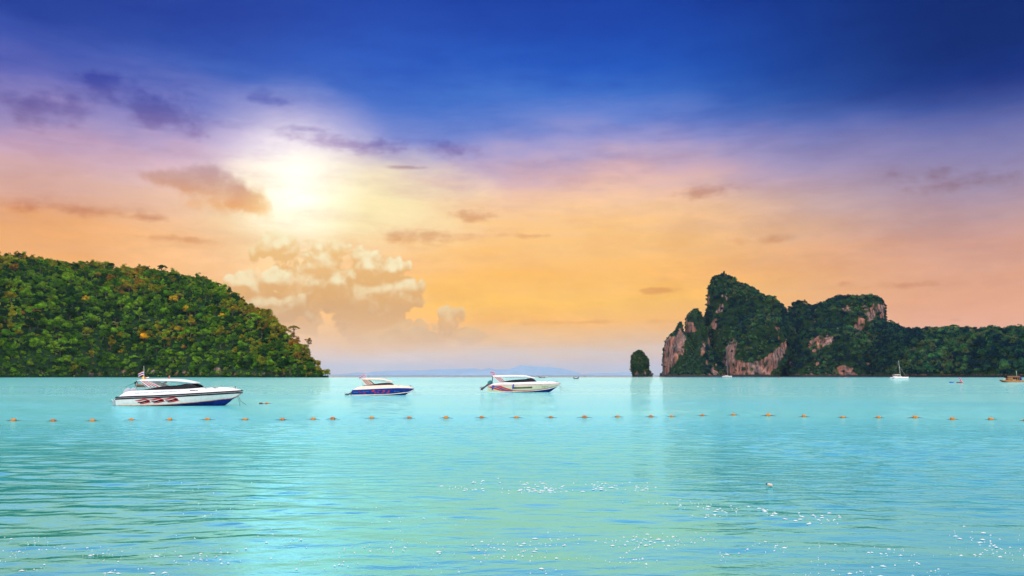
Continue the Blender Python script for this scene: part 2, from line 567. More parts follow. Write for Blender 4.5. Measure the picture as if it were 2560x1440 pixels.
def vnoise(x, y, z=0.0, seed=0):
    """value noise on numpy arrays, 0..1"""
    x, y, z = np.broadcast_arrays(np.asarray(x, float), np.asarray(y, float), np.asarray(z, float))
    xi, yi, zi = np.floor(x), np.floor(y), np.floor(z)
    fx, fy, fz = x - xi, y - yi, z - zi
    s = lambda t: t * t * (3 - 2 * t)
    fx, fy, fz = s(fx), s(fy), s(fz)

    def h(a, b, c):
        v = np.sin(a * 127.1 + b * 311.7 + c * 74.7 + seed * 53.3) * 43758.5453
        return v - np.floor(v)
    r = 0
    for dz in (0, 1):
        for dy in (0, 1):
            for dx in (0, 1):
                wgt = (fx if dx else 1 - fx) * (fy if dy else 1 - fy) * (fz if dz else 1 - fz)
                r = r + wgt * h(xi + dx, yi + dy, zi + dz)
    return r


def fbm(x, y, z=0.0, oct=4, seed=0, gain=0.5):
    a, s, t = 1.0, 0.0, 0.0
    x, y, z = np.asarray(x, float), np.asarray(y, float), np.asarray(z, float)
    for o in range(oct):
        s = s + a * vnoise(x, y, z, seed + o * 7)
        t += a
        x, y, z = x * 2.03 + 3.1, y * 2.03 + 1.7, z * 2.03 + 5.3
        a *= gain
    return s / t


# ------------------------------------------------------------------ the sea
WAVES = []
_wr = random.Random(5)
for i in range(44):
    lam = 0.35 * (3.2 / 0.35) ** (i / 43.0)
    th = math.radians(_wr.gauss(0, 30)) + math.radians(6)
    WAVES.append((2 * math.pi / lam * math.sin(th), 2 * math.pi / lam * math.cos(th), _wr.uniform(0, 6.28), lam, 0.0175 * lam / (2 * math.pi) * (1.0 if lam < 1.2 else (1.2 / lam) ** 1.5)))


def wave_patch(x, y):
    p = fbm(x / 17.0, y / 21.0, 0.0, 3, 3)
    # wind-ruffled stretches: one off the wooded hill, two to the right, the rest nearly smooth
    g = lambda cx, cy, sx, sy: np.exp(-((x - cx) / sx) ** 2 - ((y - cy) / sy) ** 2)
    ruf = np.clip(g(-11, 20, 8, 9) + g(-18, 38, 16, 12) + 0.9 * g(6.5, 17.5, 4.2, 3.0) + 0.8 * g(13, 32, 10, 9), 0, 1)
    return 0.28 + 0.35 * np.clip((p - 0.38) / 0.22, 0, 1) + 1.25 * ruf * np.clip((p - 0.25) / 0.25, 0.3, 1)


def wave_h(x, y, spacing=0.05):
    x, y = np.asarray(x, float), np.asarray(y, float)
    z = np.zeros(np.broadcast(x, y).shape)
    pm = wave_patch(x, y) * np.clip((y - 8.0) / 9.0, 0.25, 1.0)
    for kx, ky, ph, lam, amp in WAVES:
        keep = np.clip((lam / np.maximum(spacing, 1e-6) - 3.0) / 3.0, 0, 1)
        z = z + amp * keep * (pm if lam < 2.2 else 1.0) * np.sin(kx * x + ky * y + ph)
    return z


def build_sea_mat():
    m = bpy.data.materials.new('sea_water')
    m.use_nodes = True
    m.node_tree.nodes.clear()
    k = NT(m.node_tree)
    out = k.add('ShaderNodeOutputMaterial')
    pos = k.add('ShaderNodeNewGeometry').outputs['Position']
    sep = k.add('ShaderNodeSeparateXYZ')
    k.l.new(pos, sep.inputs[0])
    y = sep.outputs[1]
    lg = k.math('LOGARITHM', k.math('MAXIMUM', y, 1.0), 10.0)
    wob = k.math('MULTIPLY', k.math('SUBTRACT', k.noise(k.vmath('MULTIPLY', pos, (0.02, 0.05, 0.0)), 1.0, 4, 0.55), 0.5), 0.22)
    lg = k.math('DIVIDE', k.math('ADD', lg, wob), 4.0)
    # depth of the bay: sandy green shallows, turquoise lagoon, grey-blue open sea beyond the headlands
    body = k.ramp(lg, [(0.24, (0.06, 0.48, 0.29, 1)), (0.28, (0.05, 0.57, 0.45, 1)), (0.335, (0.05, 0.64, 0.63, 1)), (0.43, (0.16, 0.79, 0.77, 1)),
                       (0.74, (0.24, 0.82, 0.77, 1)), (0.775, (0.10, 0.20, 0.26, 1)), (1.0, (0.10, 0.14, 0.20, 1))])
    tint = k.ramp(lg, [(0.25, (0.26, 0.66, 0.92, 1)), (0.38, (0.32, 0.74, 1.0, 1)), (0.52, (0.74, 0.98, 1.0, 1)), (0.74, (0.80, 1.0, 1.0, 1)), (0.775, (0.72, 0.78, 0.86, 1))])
    b1 = k.noise(k.vmath('MULTIPLY', pos, (0.6, 1.5, 1.0)), 1.9, 4, 0.6, 0.4)
    b2 = k.noise(k.vmath('MULTIPLY', pos, (0.12, 0.5, 1.0)), 1.0, 4, 0.6, 0.2)
    near = k.step(y, 25.0, 140.0)
    patch = k.step(k.noise(k.vmath('MULTIPLY', pos, (0.012, 0.035, 1.0)), 1.0, 3, 0.5), 0.38, 0.62, 0.35, 1.0)
    h = k.math('ADD', k.math('MULTIPLY', b1, k.math('MULTIPLY', patch, k.step(y, 15.0, 70.0, 0.22, 1.0))), k.math('MULTIPLY', k.math('MULTIPLY', b2, near), 1.6))
    bp = k.add('ShaderNodeBump')
    bp.inputs['Strength'].default_value = 0.9
    bp.inputs['Distance'].default_value = 0.16
    k.l.new(h, bp.inputs['Height'])
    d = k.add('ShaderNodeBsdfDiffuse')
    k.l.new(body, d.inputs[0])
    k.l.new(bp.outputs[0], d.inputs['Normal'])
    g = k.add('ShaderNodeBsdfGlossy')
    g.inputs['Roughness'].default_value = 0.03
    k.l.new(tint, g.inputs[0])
    k.l.new(bp.outputs[0], g.inputs['Normal'])
    fr = k.add('ShaderNodeFresnel')
    fr.inputs[0].default_value = 1.36
    k.l.new(bp.outputs[0], fr.inputs[1])
    mx = k.add('ShaderNodeMixShader')
    k.l.new(k.math('MULTIPLY', fr.outputs[0], k.step(y, 18.0, 60.0, 0.78, 0.66)), mx.inputs[0])
    k.l.new(d.outputs[0], mx.inputs[1])
    k.l.new(g.outputs[0], mx.inputs[2])
    k.l.new(mx.outputs[0], out.inputs[0])
    return m


SEA_R = 30000.0


def build_sea():
    r1 = np.geomspace(4.0, 9.0, 30, endpoint=False)
    r2 = np.geomspace(9.0, 150.0, 760, endpoint=False)
    r3 = np.geomspace(150.0, SEA_R, 90)
    rr = np.concatenate([r1, r2, r3])
    a1 = np.radians(np.linspace(-38, 38, 331))
    a2 = np.radians(np.linspace(38, 322, 60)[1:-1])
    aa = np.concatenate([a1, a2])
    rg, ag = np.meshgrid(rr, aa, indexing='ij')
    x, y = rg * np.sin(ag), rg * np.cos(ag)
    sp = np.gradient(rr)[:, None] * np.ones_like(ag)
    z = wave_h(x, y, sp)
    z[:, len(a1):] *= 0.0
    z[:, [0, len(a1) - 1]] *= 0.0
    v = np.stack([x, y, z], -1).reshape(-1, 3)
    o = mesh_np('sea', v, grid_faces(len(rr), len(aa), True)[:, ::-1], build_sea_mat())
    tag(o, kind='structure')
    # the beach the photographer stands on
    xs = np.linspace(-60, 60, 61)
    ys = np.linspace(-40, 14, 55)
    xg, yg = np.meshgrid(xs, ys, indexing='ij')
    zg = 1.15 - np.clip(yg + 2, -6, 30) * 0.16 + 0.08 * fbm(xg / 3, yg / 3)
    b = mesh_np('beach', np.stack([xg, yg, zg], -1).reshape(-1, 3), grid_faces(61, 55)[:, ::-1], mat('sand', (0.52, 0.44, 0.32), 0.9, vary=0.2, scale=2))
    tag(b, kind='structure')


build_sea()


# ------------------------------------------------------------------ tree templates
def leaf_cards(rs, lobes, size, count, up=0.45):
    """leaf-clump quads over the outside of the lobes (cx,cy,cz,rx,ry,rz)"""
    vs, fs = [], []
    tot = sum(l[3] * l[4] + l[3] * l[5] for l in lobes)
    for (cx, cy, cz, rx, ry, rz) in lobes:
        for _ in range(int(count * (rx * ry + rx * rz) / tot)):
            while True:
                d = Vector((rs.gauss(0, 1), rs.gauss(0, 1), rs.gauss(0, 1)))
                if d.length > 0.1:
                    d.normalize()
                    if d.z > -0.45 or rs.random() < 0.3:
                        break
            q = rs.uniform(0.72, 1.06)
            p = Vector((cx + d.x * rx * q, cy + d.y * ry * q, cz + d.z * rz * q))
            n = (d + Vector((rs.gauss(0, .35), rs.gauss(0, .35), up + rs.gauss(0, .35)))).normalized()
            a = n.cross(Vector((rs.gauss(0, 1), rs.gauss(0, 1), rs.gauss(0, 1)))).normalized()
            b = n.cross(a)
            s = size * rs.uniform(0.6, 1.35)
            t = s * rs.uniform(0.55, 0.95)
            o = len(vs)
            k = rs.uniform(-0.25, 0.25) * s
            vs += [p - a * s * 0.5 - b * t * 0.2, p - a * s * 0.05 - b * t * 0.5 + n * k, p + a * s * 0.5 + b * t * 0.1, p + a * s * 0.05 + b * t * 0.5 + n * k]
            fs.append((o, o + 1, o + 2, o + 3))
    return vs, fs


def crown_mesh(kind, seed):
    rs = random.Random(seed)
    lobes = []
    if kind == 'broad':
        for i in range(15):
            a, h = rs.uniform(0, 6.28), rs.uniform(-0.25, 0.75)
            q = rs.uniform(0.25, 0.72) * math.sqrt(max(0.05, 1 - h * h * 0.8))
            r = rs.uniform(0.22, 0.42)
            lobes.append((q * math.cos(a), q * math.sin(a), h * 0.8, r, r * rs.uniform(.85, 1.1), r * rs.uniform(.6, .85)))
        size, cnt = 0.15, 1000
    elif kind == 'tall':
        for i in range(15):
            a, h = rs.uniform(0, 6.28), rs.uniform(-0.9, 1.2)
            q = rs.uniform(0.1, 0.5) * (1.1 - 0.35 * abs(h))
            r = rs.uniform(0.2, 0.36)
            lobes.append((q * math.cos(a), q * math.sin(a), h, r, r, r * 0.85))
        size, cnt = 0.14, 950
    elif kind == 'umbrella':
        for i in range(16):
            a = rs.uniform(0, 6.28)
            q = rs.uniform(0.1, 0.85)
            r = rs.uniform(0.18, 0.32)
            lobes.append((q * math.cos(a), q * math.sin(a), 0.38 - 0.35 * q * q + rs.uniform(-.12, .12), r, r, r * 0.42))
        size, cnt = 0.13, 800
    elif kind == 'open':
        for i in range(10):
            a, h = rs.uniform(0, 6.28), rs.uniform(-0.4, 0.9)
            q = rs.uniform(0.35, 0.85) * (1 - 0.4 * abs(h))
            r = rs.uniform(0.18, 0.3)
            lobes.append((q * math.cos(a), q * math.sin(a), h * 0.8, r, r, r * 0.6))
        size, cnt = 0.13, 620
    elif kind == 'bush':
        for i in range(8):
            a, h = rs.uniform(0, 6.28), rs.uniform(-0.3, 0.4)
            q = rs.uniform(0.1, 0.6)
            r = rs.uniform(0.3, 0.5)
            lobes.append((q * math.cos(a), q * math.sin(a), h, r, r, r * 0.8))
        size, cnt = 0.2, 480
    mb = MB()
    if kind == 'palm':
        for i in range(15):
            a = 2 * math.pi * i / 15 + rs.uniform(-.2, .2)
            drp = rs.uniform(0.3, 1.0)
            pr = None
            for s in range(7):
                q = s / 6.0
                p = Vector((math.cos(a) * q, math.sin(a) * q, 0.45 * q * (1.2 - drp) + 0.35 * q - drp * q * q * 0.9))
                w = 0.16 * (1 - abs(q - 0.45) * 1.4) + 0.02
                sd = Vector((-math.sin(a), math.cos(a), 0)) * w
                cur = (p - sd - Vector((0, 0, w * .6)), p, p + sd - Vector((0, 0, w * .6)))
                if pr:
                    mb.add(list(pr) + list(cur), [(0, 1, 4, 3), (1, 2, 5, 4)])
                pr = cur
    else:
        mb.add(*leaf_cards(rs, lobes, size, cnt))
    me = bpy.data.meshes.new('crown')
    me.from_pydata([tuple(p) for p in mb.v], [], mb.f)
    me.materials.append(LEAF)
    me.update()
    return me, lobes


def trunk_mesh(kind, seed, lobes):
    """unit tree: crown radius 1 around the origin, foot at -depth"""
    rs = random.Random(seed)
    foot = {'broad': -1.5, 'tall': -2.1, 'umbrella': -1.5, 'open': -1.5, 'bush': -0.9, 'palm': -3.0}[kind]
    mb = MB()
    bend = [rs.uniform(-.12, .12) for _ in range(2)]
    top = Vector((0, 0, 0.1))
    mb.tube([(bend[0] * 2, bend[1] * 2, foot), (bend[0], bend[1], foot * 0.5), (0, 0, 0.05)], [0.085, 0.06, 0.04], 6)
    for l in lobes[:7]:
        e = Vector(l[:3])
        st = Vector((bend[0] * .4, bend[1] * .4, foot * 0.2))
        md = st.lerp(e, 0.5) + Vector((0, 0, 0.05))
        mb.tube([st, md, e], [0.035, 0.024, 0.012], 4)
    me = bpy.data.meshes.new('trunk')
    me.from_pydata([tuple(p) for p in mb.v], [], mb.f)
    me.materials.append(BARK)
    me.update()
    return me


TREES = []
for i, kd in enumerate(['broad', 'broad', 'broad', 'tall', 'umbrella', 'open', 'bush', 'bush', 'palm']):
    cm, lb = crown_mesh(kd, 40 + i)
    TREES.append((kd, cm, trunk_mesh(kd, 90 + i, lb)))
T_BROAD, T_TALL, T_UMB, T_OPEN, T_BUSH, T_PALM = (0, 1, 2), 3, 4, 5, (6, 7), 8


def make_tree(name, loc, rad, ti, tint, rz, label, group, hs=1.0, cat='tree'):
    """loc is the middle of the crown"""
    t = empty(name, loc, rz)
    t.scale = (rad, rad, rad * hs)
    c = bpy.data.objects.new('crown', TREES[ti][1])
    k = bpy.data.objects.new('trunk', TREES[ti][2])
    for o in (c, k):
        COL.objects.link(o)
        o.parent = t
    c['tint'] = [float(q) for q in tint]
    tag(t, label, cat, group)
    return t


def forest(name, pts, rad, rot, idx, tints, label):
    """one wood that reads as a mass: tree crowns set on points"""
    n = len(pts)
    me = bpy.data.meshes.new(name)
    me.vertices.add(n)
    me.vertices.foreach_set('co', np.asarray(pts, dtype=np.float32).ravel())
    for nm, tp, dat in (('size', 'FLOAT', rad), ('turn', 'FLOAT', rot)):
        at = me.attributes.new(nm, tp, 'POINT')
        at.data.foreach_set('value', np.asarray(dat, dtype=np.float32))
    at = me.attributes.new('which', 'INT', 'POINT')
    at.data.foreach_set('value', np.asarray(idx, dtype=np.int32))
    at = me.attributes.new('tint', 'FLOAT_VECTOR', 'POINT')
    at.data.foreach_set('vector', np.asarray(tints, dtype=np.float32).ravel())
    o = bpy.data.objects.new(name, me)
    COL.objects.link(o)
    tag(o, label, None, None, 'stuff')
    ng = bpy.data.node_groups.new(name, 'GeometryNodeTree')
    ng.interface.new_socket('Geometry', in_out='INPUT', socket_type='NodeSocketGeometry')
    ng.interface.new_socket('Geometry', in_out='OUTPUT', socket_type='NodeSocketGeometry')
    N, L = ng.nodes, ng.links
    gi, go = N.new('NodeGroupInput'), N.new('NodeGroupOutput')
    join = N.new('GeometryNodeJoinGeometry')
    for src in reversed(TEMPLATE_OBJECTS):
        oi = N.new('GeometryNodeObjectInfo')
        oi.inputs['Object'].default_value = src
        oi.inputs['As Instance'].default_value = True
        oi.transform_space = 'ORIGINAL'
        L.new(oi.outputs['Geometry'], join.inputs[0])
    iop = N.new('GeometryNodeInstanceOnPoints')
    iop.inputs['Pick Instance'].default_value = True

    def attr(nm, dt):
        a = N.new('GeometryNodeInputNamedAttribute')
        a.data_type = dt
        a.inputs[0].default_value = nm
        return a.outputs[0]
    L.new(gi.outputs[0], iop.inputs['Points'])
    L.new(join.outputs[0], iop.inputs['Instance'])
    L.new(attr('which', 'INT'), iop.inputs['Instance Index'])
    L.new(attr('size', 'FLOAT'), iop.inputs['Scale'])
    cx = N.new('ShaderNodeCombineXYZ')
    L.new(attr('turn', 'FLOAT'), cx.inputs[2])
    L.new(cx.outputs[0], iop.inputs['Rotation'])
    L.new(iop.outputs[0], go.inputs[0])
    md = o.modifiers.new('trees', 'NODES')
    md.node_group = ng
    return o


TINTS = {
    'dark green': (0.018, 0.066, 0.012), 'mid green': (0.070, 0.180, 0.014), 'bright green': (0.17, 0.33, 0.020),
    'olive green': (0.25, 0.26, 0.018), 'yellow': (0.50, 0.38, 0.016), 'rusty brown': (0.27, 0.18, 0.024), 'pale green': (0.26, 0.32, 0.10),
}


def jitter(c, rs, a=0.22):
    f = 1 + rs.uniform(-a, a)
    return tuple(max(0.004, q * f * (1 + rs.uniform(-0.1, 0.1))) for q in c)


# ------------------------------------------------------------------ wooded hill (left)
H_SIL = np.array([(-900, 600), (-500, 612), (-200, 628), (0, 644), (60, 650), (120, 660), (250, 668), (330, 680), (405, 680), (450, 690), (520, 708), (560, 726), (600, 748),
                  (650, 778), (690, 802), (735, 843), (765, 872), (794, 902), (814, 926), (828, 941)], float)
HILL_D = lambda px: 1010.0 + 0.12 * px + 60 * np.sin(px / 170.0)      # distance of the shore along each bearing


def hill_point(px, t):
    """px bearing, t: 0 shore .. 1 ridge .. 2 far foot"""
    px, t = np.broadcast_arrays(np.asarray(px, float), np.asarray(t, float))
    ys = HILL_D(px)
    py = np.interp(px, H_SIL[:, 0], H_SIL[:, 1])
    u, v = (px - CX) / FPX, (CY - py) / FPX
    # ridge height over depth: z = CAM_H + slope*Y, with the ridge set back by 1.5 heights
    sl = (SP + CP * v) / (CP - SP * v)
    hgt = np.maximum((CAM_H + sl * ys) / np.maximum(1 - 1.5 * sl, 0.3) - 7.0, 0.5)
    yr = ys + 1.5 * hgt
    f = np.where(t <= 1, np.clip(t, 0, 1), 2 - t)
    prof = np.sin(np.clip(f, 0, 1) * math.pi / 2) ** 0.92
    y = ys + (yr - ys) * np.where(t <= 1, t, 1 + (t - 1) * 1.4)
    z = hgt * prof
    x = u / CP * y * 1.0
    nz = (fbm(x / 45.0, y / 45.0, 0, 4, 21) - 0.5) * 16.0 + (fbm(x / 14.0, y / 14.0, 0, 3, 31) - 0.5) * 6.0
    z = z + nz * np.clip(f * 4, 0, 1) * np.clip(hgt / 40.0, 0, 1)
    z = z + np.clip(1 - np.abs(t - 0.012) / 0.012, 0, 1) * 0
    return np.stack([x, y, z], -1)


def build_hill():
    pxs = np.linspace(-900, 827, 262)
    ts = np.concatenate([[-0.02, 0.0], np.linspace(0.004, 1, 70), np.linspace(1.03, 2, 20)])
    pg, tg = np.meshgrid(pxs, ts, indexing='ij')
    v = hill_point(pg, np.maximum(tg, 0))
    # rocky foot of the slope: a ragged step of 2 to 5 m out of the water
    step = 1.6 + 5.0 * np.clip(fbm(pg / 14.0, pg * 0 + 3.0, 0, 4, 77) - 0.35, 0, 1) + 1.6 * fbm(pg / 3.0, tg * 40, 0, 2, 79)
    v[..., 2] = np.where(tg < 0, -1.5, np.where(tg < 0.0001, 0.55 * step, np.maximum(v[..., 2], 0) + step * np.clip(1 - tg * 3, 0, 1)))
    v[..., 1] += np.where(tg <= 0.0041, (fbm(pg / 6.0, tg * 50, 0, 3, 78) - 0.5) * 9.0, 0)
    v[..., 2] = np.where(tg >= 1.99, -1.5, v[..., 2])
    o = mesh_np('wooded_hill', v.reshape(-1, 3), grid_faces(len(pxs), len(ts)), ROCK)
    tag(o, kind='structure')
    a = o.data.attributes.new('rock', 'FLOAT', 'POINT')
    rk = np.where(tg < 0.02, 0.30, 0.0)
    for (rx, ry, s) in ((545, 930, 12), (430, 938, 10), (230, 938, 8), (700, 936, 10)):
        ppx, ppy = project(v.reshape(-1, 3))
        rk = np.maximum(rk, np.exp(-(((ppx - rx) / s) ** 2 + ((ppy - ry) / (s * .8)) ** 2)).reshape(rk.shape) * 1.1)
    a.data.foreach_set('value', rk.ravel().astype(np.float32))
    return o


hill = build_hill()


def hill_at(px, py):
    """point of the front slope seen at a pixel"""
    t = np.linspace(0, 1, 400)
    v = hill_point(np.full(400, px), t)
    qx, qy = project(v)
    i = int(np.argmin(np.abs(qy - py)))
    return Vector(v[i]), t[i]


# (individual trees are placed at the end, once the template crowns exist)
ORD = ['first', 'second', 'third', 'fourth', 'fifth', 'sixth', 'seventh', 'eighth', 'ninth', 'tenth', 'eleventh', 'twelfth', 'thirteenth', 'fourteenth', 'fifteenth',
       'sixteenth', 'seventeenth', 'eighteenth', 'nineteenth', 'twentieth', 'twenty-first', 'twenty-second', 'twenty-third', 'twenty-fourth', 'twenty-fifth',
       'twenty-sixth', 'twenty-seventh', 'twenty-eighth', 'twenty-ninth', 'thirtieth', 'thirty-first']

TEMPLATE_OBJECTS = []


def plant_hill():
    rs = random.Random(3)
    # candidate places, spaced out on the slope
    n = 15000
    px = np.array([rs.uniform(-330, 824) for _ in range(n)])
    t = np.array([0.004 + rs.random() ** 0.95 * 1.05 if rs.random() > 0.06 else rs.uniform(0.0, 0.012) for _ in range(n)])
    v = hill_point(px, t)
    order = list(range(n))
    keep, cell = [], {}
    rad = np.zeros(n)
    for i in order:
        r = (2.7 + 7.0 * rs.random() ** 2.3) * (1.0 if t[i] < 0.9 else 0.85) * (0.62 if t[i] < 0.013 else 1.0)
        if rs.random() < 0.1:
            r *= 1.25
        g = (int(v[i, 0] // 11), int(v[i, 1] // 11), int(v[i, 2] // 11))
        ok = True
        for dx in (-1, 0, 1):
            for dy in (-1, 0, 1):
                for dz in (-1, 0, 1):
                    for j in cell.get((g[0] + dx, g[1] + dy, g[2] + dz), ()):
                        if np.sum((v[i] - v[j]) ** 2) < (0.42 * (r + rad[j])) ** 2:
                            ok = False
        if ok:
            rad[i] = r
            keep.append(i)
            cell.setdefault(g, []).append(i)
    qx, qy = project(v)
    warm = fbm(px / 110.0, qy / 60.0, 0, 4, 5)
    kinds, tint, which = {}, {}, {}
    for i in keep:
        hgt = t[i]
        w = warm[i] + 0.42 * (hgt - 0.52) + rs.uniform(-.12, .12)  # golden light on the upper slope put into the tints, warmer uphill
        if w > 0.76:
            kn = rs.choice(['rusty brown', 'olive green'])
        elif w > 0.55:
            kn = rs.choice(['olive green', 'olive green', 'rusty brown', 'mid green', 'bright green', 'dark green', 'olive green', 'mid green'])
        elif w > 0.40:
            kn = rs.choice(['mid green', 'mid green', 'olive green', 'dark green', 'bright green'])
        else:
            kn = rs.choice(['dark green', 'mid green', 'bright green', 'mid green', 'bright green'])
        if rs.random() < 0.006:
            kn = 'yellow'
        kinds[i] = kn
        tint[i] = jitter(TINTS[kn], rs)
        q = rs.random()
        which[i] = rs.choice(T_BROAD) if q < 0.62 else T_TALL if q < 0.74 else T_OPEN if q < 0.86 else T_UMB if q < 0.93 else rs.choice(T_BUSH)
    seen = [i for i in keep if -15 < qx[i] < 822 and t[i] < 1.0]
    seen.sort(key=lambda i: -rad[i])
    single = set(seen[:250])
    pos = lambda i: (v[i, 0], v[i, 1], v[i, 2] + rad[i] * (0.75 if which[i] != T_TALL else 1.0))
    # one of each crown first: these also serve as the forms of the wood
    chosen = sorted(single)
    for ti in range(9):
        c = chosen[ti]
        if ti == T_PALM:
            continue
        which[c] = ti
    def zone(i):
        q = qx[i]
        return ('at the picture edge' if q < 110 else 'left of the white speedboat' if q < 280 else 'above the white speedboat stern' if q < 430
                else 'above the white speedboat bow' if q < 610 else 'just right of the white speedboat' if q < 720 else 'at the sea end')
    firsts = {}
    for i in chosen:
        kn, z = kinds[i], zone(i)
        bd = 'low on' if t[i] <= 0.34 else 'halfway up' if t[i] <= 0.72 else 'near the ridge of'
        lab = f'{kn} tree {bd} the wooded hill, {z}'
        tr = make_tree('hillside_tree', pos(i), rad[i], which[i], tint[i], rs.uniform(0, 6.28), lab, f'{kn} trees {bd} the wooded hill {z}')
        firsts.setdefault(which[i], tr.children[0])
    # trees one can point to
    def special(px_, py_, r, ti, tn, lab, hs=1.0, dz=0.0, ridge=False, cat='tree', name='hillside_tree'):
        p, tt = hill_at(px_, py_ + (r * 0.9 + dz) * 2.0)
        q = P(px_, py_, p.y)
        make_tree(name, q, r, ti, jitter(TINTS[tn], rs, 0.1), rs.uniform(0, 6.28), lab, None, hs, cat)
    special(213, 747, 7.0, 0, 'yellow', 'yellow flowering tree high on the inland part of the wooded hill')
    special(434, 749, 8.0, 1, 'yellow', 'tall yellow tree high on the hill above the white speedboat')
    special(468, 774, 9.0, 2, 'yellow', 'broad golden yellow tree beside the tall yellow one on the hill')
    special(555, 789, 5.5, 0, 'yellow', 'small bright yellow tree nearest the sea end of the hill')
    special(443, 823, 6.0, 1, 'yellow', 'bright yellow tree halfway up the hill, the lowest yellow one')
    special(292, 808, 7.0, T_PALM, 'pale green', 'pale palm tree halfway up the hill above the white speedboat', cat='palm', name='palm_tree')
    special(151, 872, 7.0, T_PALM, 'bright green', 'green palm tree low on the inland part of the hill', cat='palm', name='palm_tree')
    special(213, 838, 6.0, T_PALM, 'pale green', 'pale palm tree between two other palms on the lower hillside', cat='palm', name='palm_tree')
    special(366, 803, 5.0, T_PALM, 'pale green', 'small pale palm tree right of the tallest palm on the hill', cat='palm', name='palm_tree')
    special(735, 822, 9.0, T_UMB, 'rusty brown', 'flat-topped brown tree standing out against the sky near the sea end of the hill', 0.9)
    special(771, 858, 7.0, T_OPEN, 'rusty brown', 'ragged half-bare tree on the skyline just above the sea end of the hill', 1.3)
    special(405, 672, 10.0, T_UMB, 'dark green', 'wide dark tree standing highest on the middle of the ridge', 1.2)
    special(50, 645, 10.0, T_OPEN, 'dark green', 'tall airy dark tree on the inland end of the ridge', 1.1)
    special(18, 646, 8.0, T_TALL, 'dark green', 'dark tree at the picture edge on the ridge', 0.9)
    special(545, 712, 6.0, T_UMB, 'dark green', 'dark flat tree on the ridge where the slope steepens', 1.0)
    rest = [i for i in keep if i not in single]
    return rs, firsts, rest, pos, rad, which, tint


rs_h, firsts, rest, pos_h, rad_h, which_h, tint_h = plant_hill()
TEMPLATE_OBJECTS = [firsts[i] for i in sorted(firsts)]
print('templates', sorted(firsts), 'wood', len(rest))
forest('hillside_wood', [pos_h(i) for i in rest], [rad_h[i] for i in rest], [rs_h.uniform(0, 6.28) for _ in rest], [which_h[i] for i in rest], [tint_h[i] for i in rest],
       'dense green and rusty wood covering the hill')


# ------------------------------------------------------------------ limestone headland (right)
ROCK_PATCHES = [
    [(1659, 935), (1658, 872), (1672, 845), (1690, 832), (1706, 818), (1712, 845), (1704, 880), (1692, 905), (1678, 920), (1664, 938)],
    [(1716, 830), (1718, 802), (1726, 798), (1733, 810), (1741, 826), (1736, 834), (1724, 832)],
    [(1779, 823), (1783, 800), (1789, 792), (1793, 815), (1787, 826)],
    [(1767, 905), (1768, 850), (1771, 830), (1775, 845), (1772, 880), (1770, 930)],
    [(1747, 880), (1750, 862), (1760, 858), (1762, 872), (1754, 885)],
    [(1768, 760), (1767, 730), (1771, 728), (1774, 745), (1772, 768)],
    [(1811, 938), (1811, 892), (1826, 848), (1834, 843), (1842, 862), (1841, 896), (1862, 905), (1900, 903), (1922, 893), (1942, 870), (1956, 852), (1968, 850), (1964, 885), (1950, 905), (1938, 925),
     (1914, 940)],
    [(2020, 872), (2026, 850), (2046, 835), (2082, 834), (2088, 850), (2066, 862), (2050, 876), (2036, 882)],
    [(2136, 836), (2141, 806), (2150, 784), (2158, 786), (2159, 820), (2148, 834)],
    [(2168, 800), (2166, 782), (2182, 778), (2190, 786), (2180, 802)],
    [(2202, 796), (2201, 768), (2209, 762), (2212, 800)],
    [(1775, 939), (1778, 915), (1790, 920), (1798, 939)],
    [(2090, 938), (2094, 915), (2112, 912), (2130, 922), (2136, 940)],
]


def in_poly(x, y, poly):
    r = np.zeros(x.shape, bool)
    n = len(poly)
    for i in range(n):
        (x1, y1), (x2, y2) = poly[i], poly[(i + 1) % n]
        if y1 == y2:
            continue
        c = ((y1 > y) != (y2 > y)) & (x < (x2 - x1) * (y - y1) / (y2 - y1) + x1)
        r ^= c
    return r


def poly_dist(x, y, poly):
    """signed distance in pixels, positive inside"""
    d = np.full(x.shape, 1e9)
    n = len(poly)
    for i in range(n):
        (x1, y1), (x2, y2) = poly[i], poly[(i + 1) % n]
        ex, ey = x2 - x1, y2 - y1
        t = np.clip(((x - x1) * ex + (y - y1) * ey) / (ex * ex + ey * ey), 0, 1)
        d = np.minimum(d, np.hypot(x - x1 - t * ex, y - y1 - t * ey))
    return np.where(in_poly(x, y, poly), d, -d)


